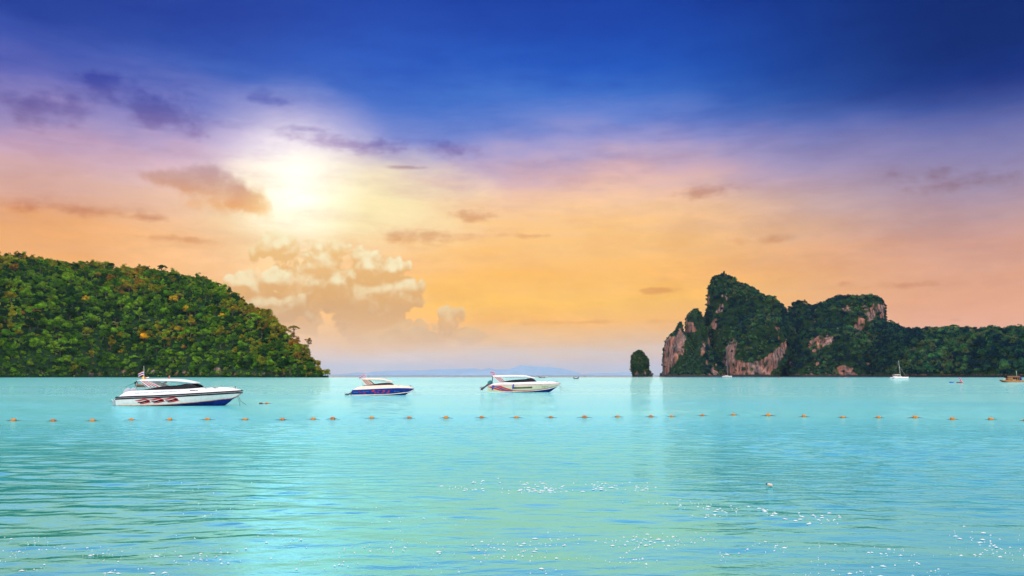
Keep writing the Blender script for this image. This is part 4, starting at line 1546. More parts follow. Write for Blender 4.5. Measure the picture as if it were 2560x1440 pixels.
    # hatches, bow cleat and rail, anchor line
    for a, b, dx in sp.get('hatches', ()):
        x, w = mx(a), dx * s
        q = MB()
        for sg in (-1, 1):
            yy = [sg * (ys(x + w * k_) - inset(x + w * k_)) for k_ in (0, .3, 1, .7)]
            zz = [top(x), top(x) - .07, top(x + w) - .055, top(x + w * .7) + .005]
            q.add([(x, yy[0] + sg * .012, top(x) + .004), (x + w * .35, yy[1] + sg * .05, top(x) - .075), (x + w, yy[2] + sg * .05, top(x + w) - .065), (x + w * .65, yy[3] + sg * .012, top(x + w * .65) + .004)], [(0, 1, 2, 3)])
        q.build('hatch_window', GLASS, root)
    bx = L - sp.get('cleat', .55)
    q = MB()
    q.tube([(bx, 0, top(bx)), (bx, 0, top(bx) + .2)], [.035, .03], 6)
    q.tube([(bx - .09, 0, top(bx) + .17), (bx + .09, 0, top(bx) + .17)], .018, 5)
    q.build('bow_bollard', BLACK, root)
    q = MB()
    for sg in (-1, 1):
        q.tube([(L - .12 - .16 * i, sg * (ys(L - .12 - .16 * i) * .8), top(L - .12 - .16 * i) + .05 + .012 * i) for i in range(7)], .012, 5)
    q.build('bow_rail', STEEL, root)
    for pts in sp['lines']:
        pp = [Vector((mx(a), -.05 + .12 * i, mz(b))) for i, (a, b) in enumerate(pts)]
        q = MB()
        out = []
        for i in range(len(pp) - 1):
            for j in range(6):
                t_ = j / 6
                out.append(pp[i].lerp(pp[i + 1], t_) - Vector((0, 0, .1 * math.sin(math.pi * t_))) * (1 if len(pp) == 2 else 0))
        out.append(pp[-1])
        q.tube(out, .018, 5)
        q.build('anchor_line', ROPE, root)
    # motors
    for (a, b, dy, tilt, cw, lg, sz) in sp['motors']:
        outboard(root, (mx(a), dy, mz(b)), tilt, cw, lg, sz)
    # flags
    for (a, b, hgt, wd, hh, drp, kind, lean) in sp['flags']:
        fx, fz = mx(a), mz(b)
        pole = MB().tube([(fx, 0, fz), (fx + lean, 0, fz + hgt)], [.018, .012], 5).build('flag_pole', WHITE, root)
        fm = flag_mesh(wd, hh, drp, kind == 'striped', seed=int(a))
        fo = fm.build('flag', [FLAGWHITE, FLAGRED, FLAGBLUE] if kind == 'striped' else [YELLOW if kind == 'yellow' else FLAGRED], pole)
        fo.location = (fx + lean * .75, 0, fz + hgt * sp.get('hoist', .96))
    return dict(root=root, hull=h, deck=deck, side_y=side_y, top_y=top_y, sheer=sheer, chine=chine, top=top, mx=mx, mz=mz, L=L, cc=cc, hb=hb, ys=ys)


def decal(bt, name, up, lo, material, off=0.008, n=24, both=True):
    """painted band on the hull between two curves given in zoom pixels"""
    mx, mz = bt['mx'], bt['mz']
    U, D = smooth_curve([(mx(a), mz(b)) for a, b in up]), smooth_curve([(mx(a), mz(b)) for a, b in lo])
    x0, x1 = max(mx(up[0][0]), mx(lo[0][0])), min(mx(up[-1][0]), mx(lo[-1][0]))
    mb = MB()
    for sg in ((1, -1) if both else (1,)):
        rows = []
        for i in range(n + 1):
            x = x0 + (x1 - x0) * i / n
            a, b = U(x), D(x)
            rows.append([(x, sg * bt['side_y'](x, b + (a - b) * q, off), b + (a - b) * q) for q in (0, .33, .67, 1)])
        mb.loft(rows, False)
    return mb.build(name, material, bt['hull'])


# --- the white speedboat
wl = W(455, 1013.5)
s1 = wl.y / FPX / 6.7368 * 1.0
B1 = speedboat(dict(
    s=s1, X0=300, Y0=832, loc=(W(304.5, 1013.5).x, wl.y, 0), rz=R(-2), label='large white speedboat with red and black wave stripes on its side, nearest of the three', beam=2.9, bow=2328, stern=318,
    sheer=[(300, 702), (390, 696), (1000, 672), (1600, 640), (2000, 616), (2330, 596)], chine=[(300, 826), (1000, 812), (1600, 770), (2000, 724), (2240, 676), (2330, 606)],
    stem=[(2040, 832), (2100, 790), (2190, 715), (2250, 672), (2330, 604)], top=[(300, 700), (345, 690), (400, 640), (470, 604), (600, 588), (1000, 572), (1500, 553), (1640, 543), (1900, 533), (2100, 535), (2250, 565), (2330, 594)],
    hull_mat=WHITE, deck_mat=WHITE, canopy_mat=WHITE, glass=GLASS, boot=0.05, boot_mat=TAN, rails=[(0.045, .058, BLACK), (-.04, .028, GREYMOTOR), (-.125, .058, BLACK)], cockpit=(560, 1480), floor=0.75,
    window=[(640, 597), (820, 558), (1020, 520), (1300, 496), (1530, 478), (1570, 492), (1650, 541)], screen=1.2, canopy=[(640, 404), (800, 397), (1100, 396), (1300, 402), (1450, 425), (1565, 446)], canopy_t=.22,
    arch=[(640, 412), (800, 424), (1040, 520), (800, 527)], stripes=[(.04, .14, DKBLUE), (.28, .42, RED), (.52, .64, DKBLUE), (.74, .90, RED)], strut=[(640, 408), (610, 580)], stanchions=[900, 1030, 1150, 1290, 1400], grab=(1040, 1420),
    hatches=[(1735, 560, 140), (1870, 555, 130)], cleat=.68, lines=[[(2245, 680), (2290, 790), (2280, 832)], [(2265, 670), (2300, 760), (2380, 815)]],
    motors=[(392, 648, -.5, 48, GREYMOTOR, GREYMOTOR, 1.35), (392, 648, .5, 48, GREYMOTOR, GREYMOTOR, 1.35)], hoist=.62,
    flags=[(655, 400, 1.25, .52, .36, .5, 'striped', -.08), (648, 400, .5, .22, .42, .8, 'yellow', 0.0)]))
for k_, dx in enumerate((0, 232, 466)):
    dy = -13 * k_
    for nm, u, d, mm in (('wave_stripe', [(640, 742), (700, 735), (830, 715), (890, 735)], [(640, 744), (700, 756), (840, 738), (905, 756)], RED),
                         ('wave_stripe', [(672, 768), (740, 764), (850, 740), (896, 742)], [(690, 782), (745, 785), (850, 765), (896, 764)], BLACK),
                         ('wave_stripe', [(700, 788), (760, 786), (860, 764), (915, 766)], [(722, 800), (770, 800), (860, 784), (915, 774)], RED)):
        decal(B1, nm, [(a + dx, b + dy) for a, b in u], [(a + dx, b + dy) for a, b in d], mm, both=False)
zt = lambda x: B1['sheer'](x) + .30 + .004 * x
text_part('Suwaluy CA-urwelow', .15, TEXTBLUE, B1['deck'], B1['top_y'], B1['mx'](620), zt, shear=.25)
text_part('2 M I WELCOME PHI PHI L ISLAND SEAMO TEL', .15, TEXTBLUE, B1['deck'], B1['top_y'], B1['mx'](925), zt, sx=.82)
for a, b in ((1535, 1630), (1638, 1662)):
    q = MB()
    z0 = B1['mz'](578)
    x0, x1 = B1['mx'](a), B1['mx'](b)
    q.add([(x0, B1['top_y'](x0, z0), z0 - .035), (x1, B1['top_y'](x1, z0), z0 - .03), (x1, B1['top_y'](x1, z0), z0 + .04), (x0, B1['top_y'](x0, z0), z0 + .035)], [(0, 1, 2, 3)])
    q.build('vent_slot', BLACK, B1['deck'])
q = MB()
q.ball((B1['mx'](680), 0, B1['mz'](385)), (.11, .11, .15))
q.build('beacon', ORANGE, B1['root'], True)
q = MB()
q.tube([(B1['mx'](690), 0, B1['mz'](372)), (B1['mx'](735), 0, B1['mz'](368))], [.03, .05], 8)
q.tube([(B1['mx'](690), 0, B1['mz'](395)), (B1['mx'](690), 0, B1['mz'](360))], .015, 5)
q.build('horn', WHITE, B1['root'])

# --- the blue speedboat
wl = W(955, 987.6)
s2 = wl.y / FPX / 12.19
B2 = speedboat(dict(
    s=s2, X0=300, Y0=825, loc=(W(884.6, 987.6).x, wl.y, 0), rz=R(1), label='blue and cream speedboat with red figures on its side, smallest of the three', beam=2.5, bow=2112, stern=290,
    sheer=[(280, 672), (700, 655), (1300, 626), (1700, 617), (2000, 626), (2112, 636)], chine=[(280, 812), (900, 799), (1500, 779), (1800, 745), (2010, 708), (2112, 645)],
    stem=[(1850, 825), (1930, 775), (2020, 722), (2112, 644)], top=[(280, 668), (330, 655), (400, 606), (520, 562), (620, 552), (1000, 534), (1500, 524), (1800, 543), (2000, 572), (2112, 632)],
    hull_mat=BLUEHULL, deck_mat=CREAM, canopy_mat=CREAM, glass=REDWIN, boot=.10, boot_mat=CREAM, rails=[(0.0, .025, BLUEHULL)], cockpit=(560, 1320), floor=.7,
    window=[(605, 551), (900, 500), (1130, 466), (1330, 458), (1400, 462), (1505, 520)], screen=1.0, canopy=[(535, 345), (700, 330), (1000, 328), (1200, 340), (1340, 375), (1480, 418)], canopy_t=.24,
    arch=[(540, 350), (720, 356), (905, 498), (705, 528)], stripes=[(.12, .26, RED), (.40, .52, DKBLUE), (.66, .80, RED)], strut=[(600, 380), (592, 530)], stanchions=[960, 1150, 1330], grab=(900, 1350),
    hatches=[(1620, 530, 130)], cleat=.5, lines=[[(2050, 690), (2085, 770), (2120, 830)], [(2085, 660), (2160, 790), (2180, 826), (2310, 824)]], motors=[(235, 768, -.45, 70, DARKMOTOR, DARKMOTOR, .9), (235, 768, .45, 70, DARKMOTOR, DARKMOTOR, .9)],
    flags=[(630, 335, .72, .85, .42, .55, 'striped', -.05), (660, 335, .65, .35, .42, .8, 'striped', 0.03)]))
rs = random.Random(4)
for (a, b, w, h_) in ((930, 700, 60, 90), (890, 715, 50, 40), (985, 750, 55, 70), (1070, 740, 40, 60), (1240, 705, 70, 80), (1200, 745, 70, 30), (1380, 715, 60, 80), (1350, 755, 80, 40), (660, 760, 70, 50), (505, 725, 30, 50), (560, 740, 60, 18), (1100, 680, 110, 14)):
    n = 9
    up = [(a - w / 2 + w * i / n, b - h_ * (.12 + .38 * abs(math.sin(2.1 * i + a))) * math.sin(math.pi * (i + .6) / (n + 1.2))) for i in range(n + 1)]
    lo = [(a - w / 2 + w * i / n, b + h_ * (.12 + .38 * abs(math.cos(1.7 * i + b))) * math.sin(math.pi * (i + .6) / (n + 1.2))) for i in range(n + 1)]
    decal(B2, 'red_figure', up, lo, RED, n=18, both=False)
text_part('Seastar', .22, LIGHTBLUE, B2['hull'], B2['side_y'], B2['mx'](330), lambda x: B2['mz'](750), shear=.2)
text_part('Charming', .2, LIGHTBLUE, B2['hull'], B2['side_y'], B2['mx'](610), lambda x: B2['mz'](728), shear=.3)
text_part('Marine+', .24, LIGHTBLUE, B2['hull'], B2['side_y'], B2['mx'](1530), lambda x: B2['mz'](728), shear=.2)
text_part('PB 2417', .08, LIGHTBLUE, B2['hull'], B2['side_y'], B2['mx'](1810), lambda x: B2['mz'](690))

# --- the long white and sage speedboat with the swept red and blue band
wl = W(1300, 980.2)
s3 = wl.y / FPX / 8.533
B3 = speedboat(dict(
    s=s3, X0=330, Y0=598, loc=(W(1218.7, 980.2).x, wl.y, 0), rz=R(1), label='long pale speedboat with a swept red and blue band, right of the blue one', beam=3.0, bow=1878, stern=330,
    sheer=[(330, 474), (460, 456), (900, 446), (1500, 431), (1878, 424)], chine=[(330, 592), (700, 588), (1000, 578), (1400, 556), (1700, 508), (1850, 450), (1878, 432)],
    stem=[(1650, 598), (1700, 565), (1770, 512), (1878, 432)], top=[(330, 470), (355, 462), (430, 430), (520, 406), (900, 394), (1370, 379), (1600, 374), (1750, 384), (1878, 421)],
    hull_mat=PALEGREEN, deck_mat=WHITE, canopy_mat=WHITE, glass=GLASS, boot=.06, boot_mat=WHITE, rails=[(.02, .045, RED), (-.06, .05, WHITE)], cockpit=(470, 1250), floor=.8,
    window=[(520, 405), (700, 370), (850, 346), (1100, 329), (1310, 325), (1330, 340), (1375, 376)], screen=1.2, canopy=[(435, 252), (600, 247), (1000, 246), (1150, 252), (1250, 278), (1335, 296)], canopy_t=.3,
    arch=[(440, 262), (600, 286), (710, 364), (585, 388)], stripes=[(.10, .30, RED), (.42, .60, DKBLUE), (.72, .92, RED)], strut=[(440, 262), (428, 420)], strut_r=.06, strut_mat=DARKMOTOR, stanchions=[720, 780, 850, 920, 1000, 1080, 1160], lean=.9, grab=(700, 1280),
    hatches=[(1450, 388, 100), (1560, 388, 100)], cleat=.62, lines=[[(1850, 460), (1875, 490), (1880, 596)], [(1860, 470), (1960, 520), (2095, 588)], [(1870, 490), (1920, 550), (1990, 590)]],
    motors=[(352, 432, -.5, 52, TEAL, DARKMOTOR, 1.5), (352, 432, .5, 52, TEAL, DARKMOTOR, 1.5)], flags=[(475, 248, .72, .62, .42, .1, 'striped', -.1), (485, 248, .5, .3, .4, .7, 'red', 0)]))
decal(B3, 'swept_band', [(500, 460), (580, 458), (700, 500), (860, 548), (1100, 558), (1400, 538), (1700, 490), (1850, 446)], [(500, 470), (600, 500), (720, 540), (860, 566), (1100, 572), (1400, 550), (1700, 498), (1850, 450)], RED)
decal(B3, 'swept_band', [(352, 472), (430, 462), (560, 492), (720, 545), (860, 568)], [(352, 480), (430, 480), (560, 518), (720, 564), (860, 575)], FLAGBLUE, off=.009)
decal(B3, 'swept_band', [(345, 484), (400, 482), (560, 524), (720, 566), (860, 574)], [(345, 492), (440, 520), (580, 562), (720, 580), (860, 580)], RED, off=.007)
decal(B3, 'scuffed_panel', [(880, 492), (1270, 480)], [(880, 528), (1270, 516)], mat('scuffed_dark_panel', (.10, .10, .06), .7, vary=.6, scale=2))
for k_, c in enumerate((ORANGE, BLACK, RED, BLACK, TEAL, ORANGE, BLACK, RED)):
    text_part('Mayport!'[k_], .36, c, B3['hull'], B3['side_y'], B3['mx'](1468) + k_ * .155, lambda x: B3['mz'](497) + .03 * (x - B3['mx'](1468)), shear=.3, sx=.8)
text_part('99999 8 9', .13, BLACK, B3['deck'], B3['top_y'], B3['mx'](615), lambda x: B3['sheer'](x) + .24)
for (a, tp_, ln) in ((440, 452, 95), (868, 430, 98)):
    x = B3['mx'](a)
    yy = -(B3['ys'](x) + .11)
    f_ = MB()
    zt_, zb_ = B3['mz'](tp_), B3['mz'](tp_ + ln)
    f_.tube([(x + .10, yy + .02, zt_ + .04), (x + .1, yy, zt_), (x + .06, yy, zt_ - .06), (x, yy, (zt_ + zb_) / 2), (x - .05, yy, zb_ + .05), (x - .06, yy, zb_)], [.03, .09, .115, .12, .11, .05], 10)
    fo = f_.build('fender', mat('blue_fender', (.01, .03, .36), .4), None, True)
    fo.parent = B3['root']


# ------------------------------------------------------------------ longtail boats, yachts, wooden boat
def longtail(loc, rz, L, label, roof, ribbons, hull_m=DARKWOOD, shaft=True, awning=True, prow_m=None):
    t = empty('longtail_boat', loc, rz)
    tag(t, label, 'boat')
    hb = L * .085
    she = smooth_curve([(0, .62), (L * .2, .5), (L * .5, .48), (L * .75, .72), (L * .9, 1.2), (L, 1.75)])
    keel = smooth_curve([(0, .05), (L * .15, -.18), (L * .6, -.2), (L * .8, .05), (L * .92, .75), (L, 1.6)])
    wid = lambda x: hb * max(.04, math.sin(math.pi * min(1, .22 + .78 * x / L)) ** .7)
    mb = MB()
    rows = []
    for i in range(29):
        x = L * i / 28
        w, a, b = wid(x), she(x), keel(x)
        rows.append([(x, w, a), (x, w * .85, (a + b) / 2), (x, w * .3, b), (x, -w * .3, b), (x, -w * .85, (a + b) / 2), (x, -w, a), (x, -w * .9, a - .02), (x, -w * .7, b + .15), (x, w * .7, b + .15), (x, w * .9, a - .02)])
    mb.loft(rows, True, True)
    mb.build('hull', hull_m, t, True)
    g = MB()
    for sg in (-1, 1):
        g.tube([(L * i / 28, sg * wid(L * i / 28), she(L * i / 28) + .01) for i in range(29)], .035, 5)
    g.build('gunwale', WOOD, t)
    p = MB()
    p.loft([[(L - .25, -.05, 1.5), (L, -.05, 1.5), (L, .05, 1.5), (L - .25, .05, 1.5)], [(L + .02, -.05, 2.1), (L + .25, -.05, 2.05), (L + .25, .05, 2.05), (L + .02, .05, 2.1)],
            [(L + .14, -.06, 2.75), (L + .44, -.06, 2.68), (L + .44, .06, 2.68), (L + .14, .06, 2.75)]], True, True)
    post = p.build('prow_post', prow_m or hull_m, t)
    for i, mm in enumerate(ribbons):
        MB().tube([(L + .02 + .08 * i, 0, 1.95 + .16 * i), (L + .1 + .08 * i, 0, 2.07 + .16 * i)], .17, 8, 0).build('ribbon', mm, post)
    if awning:
        a = MB()
        rows = []
        for i in range(9):
            x = L * (.22 + .5 * i / 8)
            rows.append([(x, hb * .95 * c, 1.72 + .22 * (1 - c * c) - dz) for c, dz in ((-1, .03), (-.6, 0), (0, 0), (.6, 0), (1, .03), (.6, .05), (0, .05), (-.6, .05))])
        a.loft(rows, True, True)
        a.build('awning', roof, t)
        for q in (.24, .47, .7):
            for sg in (-1, 1):
                MB().tube([(L * q, sg * wid(L * q), she(L * q)), (L * q, sg * hb * .9, 1.72)], .02, 5).build('awning_post', WOOD, t)
    for q in (.3, .45, .6):
        MB().box((L * q, 0, .35), (.22, wid(L * q) * 1.7, .04)).build('thwart', WOOD, t)
    e = MB()
    e.box((.1, 0, 1.0), (.7, .45, .42))
    e.box((.2, 0, 1.3), (.35, .3, .22))
    e.tube([(.0, 0, .55), (.0, 0, .9)], .06, 6)
    en = e.build('engine', BLACK, t)
    if shaft:
        MB().tube([(-.2, 0, 1.0), (-1.2, 0, .55), (-2.4, .0, .02)], [.05, .04, .03], 6).build('drive_shaft', BLACK, en)
        MB().tube([(.4, 0, 1.05), (1.3, 0, 1.15)], .03, 5).build('steering_handle', STEEL, en)
    return t


lp = W(339, 967.6)
longtail((lp.x, lp.y, 0), R(4), 7.5, 'brown wooden longtail boat half hidden behind the white speedboat, orange ribbons on its prow', WOOD, [ORANGE, RED, ORANGE], hull_m=WOOD, awning=False, prow_m=mat('salmon_prow_paint', (.5, .2, .12), .6))
p = W(1355, 944.6)
longtail((p.x + 3.0, p.y, 0), R(140), 9.0, 'far dark longtail boat with a maroon awning and a white wake, near the horizon', mat('maroon_awning', (.16, .01, .03), .8), [RED])
p = W(1436, 946.8)
longtail((p.x - 0.5, p.y, 0), R(52), 8.0, 'far longtail boat with a bright blue awning, its prow pointing right', mat('blue_awning', (.03, .18, .62), .8), [RED, ORANGE], prow_m=mat('rust_prow_paint', (.3, .06, .03), .6))
p = W(1459, 940.6)
longtail((p.x, p.y, 0), R(20), 7.0, 'tiny dark boat on the horizon beyond the blue-awning boat', mat('dark_awning', (.02, .03, .06), .8), [RED], awning=True)
p = W(1655, 941.6)
longtail((p.x - 3, p.y, 0), R(15), 6.0, 'tiny dark boat beside the low rocks off the first spire', DARKWOOD, [RED], awning=False)
# wake of the maroon boat
q = MB()
p = W(1362, 944.0)
rs = random.Random(2)
for i in range(26):
    q.ball((p.x + rs.uniform(-2.5, 3.5), p.y + rs.uniform(-3, 3), .15 + rs.uniform(0, .9) * (1 - i / 40)), (rs.uniform(.3, .9), rs.uniform(.3, .8), rs.uniform(.15, .5)), n=6, m=4)
tag(q.build('wake_spray', mat('foam', (.62, .66, .65), .8), None, True), 'white spray behind the far maroon longtail boat', None, None, 'stuff')


def sail_hull(L, hb, fb, mb, y0=0.0, n=22):
    rows = []
    for i in range(n + 1):
        x = L * i / n
        f = x / L
        w = hb * max(.03, (1 - max(0, (f - .45) / .55) ** 2.2)) * (.82 + .18 * min(1, f * 4))
        z = fb * (1 + .35 * f * f)
        rows.append([(x + .03 * L * f * f, y0 + w, z), (x, y0 + w * .9, z * .3), (x * .985, y0 + w * .45, -.3), (x * .985, y0 - w * .45, -.3), (x, y0 - w * .9, z * .3), (x + .03 * L * f * f, y0 - w, z)])
    mb.loft(rows, True, True)
    return mb


def yacht(loc, rz, L, mast_h, label, cat=False, lean=0.0):
    t = empty('catamaran' if cat else 'sailing_yacht', loc, rz)
    tag(t, label, 'catamaran' if cat else 'yacht')
    if cat:
        for sg in (-1, 1):
            sail_hull(L, L * .07, 1.15, MB(), sg * L * .22).build('hull', WHITE, t, True)
        MB().box((L * .42, 0, 1.1), (L * .62, L * .42, .5)).build('bridge_deck', WHITE, t)
        c = MB()
        c.loft([[(L * .16, y, 1.3) for y in (-L * .2, L * .2)] + [(L * .64, L * .14, 1.3), (L * .64, -L * .14, 1.3)], [(L * .18, y, 2.2) for y in (-L * .18, L * .18)] + [(L * .54, L * .12, 2.15), (L * .54, -L * .12, 2.15)]], True, True)
        cb = c.build('cabin', WHITE, t)
        w = MB()
        for sg in (-1, 1):
            for i in range(4):
                x0 = L * (.2 + .085 * i)
                w.add([(x0, sg * (L * .195), 1.55), (x0 + L * .06, sg * (L * .19 - .03 * i), 1.55), (x0 + L * .06, sg * (L * .182 - .03 * i), 1.95), (x0, sg * (L * .187), 1.95)], [(0, 1, 2, 3)])
        w.build('cabin_window', GLASS, cb)
        r = MB()
        r.box((L * .30, 0, 2.95), (L * .42, L * .34, .12))
        r.box((L * .3, 0, 3.08), (L * .36, L * .26, .12))
        rf = r.build('hard_top', CREAM, t)
        for sx in (.12, .46):
            for sg in (-1, 1):
                MB().tube([(L * sx, sg * L * .15, 2.1), (L * sx, sg * L * .16, 2.92)], .05, 5).build('roof_post', WHITE, rf)
        mx_ = L * .58
        zb = 2.2
    else:
        sail_hull(L, L * .12, 1.3, MB()).build('hull', WHITE, t, True)
        c = MB()
        c.loft([[(L * .3, y, 1.4) for y in (-L * .07, L * .07)] + [(L * .68, L * .05, 1.6), (L * .68, -L * .05, 1.6)], [(L * .33, y, 2.2) for y in (-L * .06, L * .06)] + [(L * .62, L * .045, 2.1), (L * .62, -L * .045, 2.1)]], True, True)
        c.build('cabin', CREAM, t)
        MB().box((L * .2, 0, 2.6), (L * .22, L * .16, .1)).build('cockpit_awning', CREAM, t)
        MB().tube([(L * .06, 0, 1.9), (L * .52, 0, 2.7)], .14, 6).build('furled_sail', RED, t)
        MB().box((-.6, 0, .9), (1.6, 1.6, .6)).build('dinghy', mat('dinghy_grey', (.25, .2, .22), .6), t)
        mx_ = L * .56
        zb = 1.5
    MB().tube([(mx_, 0, zb), (mx_ - lean, 0, zb + mast_h)], [.14, .09], 6).build('mast', WHITE if not cat else STEEL, t)
    for e, k_ in ((L * 1.0, .62), (L * .02, .98)):
        MB().tube([(mx_ - lean * k_, 0, zb + mast_h * k_), (e, 0, 1.5)], .05 if k_ < .9 else .025, 5).build('forestay' if k_ < .9 else 'backstay', STEEL, t)
    MB().tube([(mx_ - lean * .5, -L * .06, zb + mast_h * .5), (mx_ - lean * .5, L * .06, zb + mast_h * .5)], .04, 5).build('spreader', STEEL, t)
    MB().tube([(mx_ - .1, 0, zb + 1.1), (mx_ - L * .42, 0, zb + 1.25)], .12, 6).build('boom', WHITE, t)
    if not cat:
        MB().tube([(L * .98, 0, 1.6), (L * 1.03, 0, 1.7)], .04, 5).build('bowsprit', STEEL, t)
    return t


p = W(2231, 946.6)
yacht((p.x, p.y, 0), R(4), 12.0, 12.6, 'white sailing catamaran at anchor before the dark wooded ridge', True, .95)
p = W(1806, 942.4)
yacht((p.x, p.y, 0), R(3), 15.5, 26.0, 'white single-masted yacht at anchor below the rock wall', False, .9)


def wooden_boat():
    p = W(2500, 955.4)
    t = empty('wooden_boat', (p.x, p.y, 0), R(-3))
    tag(t, 'brown wooden cabin boat cut by the picture edge at the far right', 'boat')
    k = p.y / FPX
    L = 95 * k
    she = smooth_curve([(0, 6.5 * k), (8 * k, 5.3 * k), (30 * k, 4.0 * k), (60 * k, 4.0 * k), (L, 7.5 * k)])
    kl = smooth_curve([(0, 4.0 * k), (7 * k, .4 * k), (16 * k, -.5), (60 * k, -.5), (L, 3.5 * k)])
    wid = lambda x: 1.7 * max(.05, math.sin(math.pi * min(.97, .06 + .88 * x / L)) ** .55)
    rows, low = [], []
    for i in range(25):
        x = L * i / 24
        w, a, b = wid(x), she(x), kl(x)
        m = b + (a - b) * .45
        rows.append([(x, w * .96, m), (x, w, a), (x, w * .85, a), (x, w * .85, a - .25), (x, -w * .85, a - .25), (x, -w * .85, a), (x, -w, a), (x, -w * .96, m)])
        low.append([(x, w * .955, m), (x, w * .5, b), (x, -w * .5, b), (x, -w * .955, m)])
    MB().loft(rows, False).build('hull_planking', GOLDWOOD, t, True)
    MB().loft(low, False).build('hull_bottom', DARKWOOD, t, True)
    x0, x1, zt_ = 17 * k, 44 * k, 15.2 * k
    c = MB()
    c.box(((x0 + x1) / 2, 0, 8.6 * k), (x1 - x0, 2.3, 9.6 * k))
    cab = c.build('cabin', GOLDWOOD, t)
    for (a, b, z0, z1, mm, nm) in ((22, 27, 5.4, 9.6, GOLDWOOD, 'panel'), (28, 32.5, 7, 11.0, BLACK, 'window'), (33.5, 38, 7, 11.0, BLACK, 'window'), (39.5, 43, 5.5, 11.5, DARKWOOD, 'door')):
        MB().box(((a + b) / 2 * k, -1.17, (z0 + z1) / 2 * k), ((b - a) * k, .06, (z1 - z0) * k)).build(nm, mm, cab)
    for a in (29, 32):
        MB().ball((a * k, -1.35, 5.2 * k), .16, n=8, m=6).build('float_ball', WHITE, t, True)
    r = MB()
    rr = []
    for x in (x0 - 2.2 * k, x1 + 1.5 * k):
        rr.append([(x, 1.5 * c_, zt_ - .25 * c_ * c_ * 1.2) for c_ in (-1, -.5, 0, .5, 1)] + [(x, 1.5 * c_, zt_ - .12 - .25 * c_ * c_ * 1.2) for c_ in (1, .5, 0, -.5, -1)])
    r.loft(rr, True, True)
    r.build('cabin_roof', WOOD, t)
    MB().box((14.5 * k, 0, 13.4 * k), (3.6 * k, 1.6, 4.4 * k)).build('engine_cover', BLACK, t)
    MB().tube([(15 * k, 0, 5 * k), (15 * k, 0, 12 * k)], .09, 6).build('post', DARKWOOD, t)
    MB().tube([(41.5 * k, 0, 15 * k), (41 * k, 0, 29 * k)], .05, 5).build('mast', STEEL, t)
    MB().tube([(39 * k, 0, 26 * k), (43 * k, 0, 26 * k)], .03, 5).build('crosstree', STEEL, t)
    rings = [[(49.5 * k + r_ * math.cos(q), r_ * math.sin(q), z * k) for q in [2 * math.pi * j / 12 for j in range(12)]] for z, r_ in ((4.5, .42), (5, .46), (8, .47), (11.2, .45), (12, .36))]
    MB().loft(rings, True, True).build('blue_drum', mat('blue_plastic', (.01, .015, .3), .4), t, True)
    for i in range(5):
        x = (9 + 2.2 * i) * k
        MB().tube([(x, -1.0, she(x)), (x, -1.0, she(x) + .5)], .05, 5).build('rail_post', DARKWOOD, t)
    MB().box((11 * k, -.3, 7.4 * k), (2.6 * k, .9, 2.4 * k)).build('crate', WHITE, t)
    rr = []
    for i in range(7):
        x = (56 + 3 * i) * k
        rr.append([(x, 1.2 * c_, (8.2 + .4 * i - 1.2 * c_ * c_) * k) for c_ in (-1, -.5, 0, .5, 1)])
    MB().loft(rr, False).build('red_awning', FLAGRED, t)


wooden_boat()


def kayak(loc, rz, L, m, label, raised=0.0, name='kayak'):
    t = empty(name, loc, rz)
    tag(t, label, 'kayak')
    rows = []
    for i in range(15):
        f = i / 14
        w = .42 * math.sin(math.pi * min(max(.04 + .92 * f, 0), 1)) ** .6
        lift = .25 * abs(2 * f - 1) ** 2.5 + raised * max(0, f - .5) ** 2
        rows.append([(L * f, w * math.cos(q), .12 + lift + .2 * math.sin(q)) for q in [2 * math.pi * j / 8 for j in range(8)]])
    MB().loft(rows, True, True).build('hull', m, t, True)
    MB().loft([[(L * .38 + .5 * c, .24 * s_, .335) for c, s_ in ((-1, -.8), (-1, .8), (1, .8), (1, -.8))], [(L * .38 + .45 * c, .2 * s_, .29) for c, s_ in ((-1, -.8), (-1, .8), (1, .8), (1, -.8))]], True, True).build('seat_well', BLACK, t)
    MB().tube([(L * .45, -.9, .45), (L * .5, .9, .5)], .03, 5).build('paddle', BLACK, t)
    return t


p = W(2373, 957.4)
kayak((p.x, p.y, 0), R(3), 1.75, mat('blue_kayak_plastic', (.01, .10, .5), .4), 'small blue kayak floating left of the pink and orange float')
p = W(1944, 945.4)
kayak((p.x, p.y, 0), R(10), 2.3, mat('red_kayak_plastic', (.6, .06, .03), .4), 'tiny red kayak on the water below the rock wall')
p = W(2111, 944.0)
kayak((p.x, p.y, 0), R(-5), 3.0, mat('orange_kayak_plastic', (.65, .22, .08), .4), 'tiny orange kayak close to the wooded shore')


def inflatable():
    p = W(2391, 957.6)
    t = empty('inflatable_float', (p.x, p.y, 0), R(2))
    tag(t, 'inflatable float with a round orange end and a pink upright fin', 'float')
    k = p.y / FPX
    MB().tube([(-.4 * k, 0, .14), (0, 0, .2), (5 * k, 0, .22), (11 * k, 0, .22)], [.06, .17, .2, .2], 10).build('tube', mat('maroon_float', (.16, .03, .03), .5), t, True)
    MB().tube([(-.9 * k, 0, .16), (-.4 * k, 0, .16)], [.07, .1], 8).build('tip', WHITE, t, True)
    MB().ball((14.0 * k, 0, .3), (2.6 * k, .4, 2.2 * k), n=14, m=10).build('head', mat('orange_float', (.85, .1, .015), .5), t, True)
    rings = []
    for q, (x, z, w) in enumerate(((13.3, 2.6, 1.0), (11.6, 5.5, 1.15), (10.2, 9.0, 1.25), (8.9, 12.2, 1.35), (8.3, 13.6, .5))):
        rings.append([(x * k + w * k * math.cos(a), .12 * math.sin(a), z * k) for a in [2 * math.pi * j / 10 for j in range(10)]])
    MB().loft(rings, True, True).build('fin', mat('pink_float', (.8, .03, .30), .5), t, True)


inflatable()


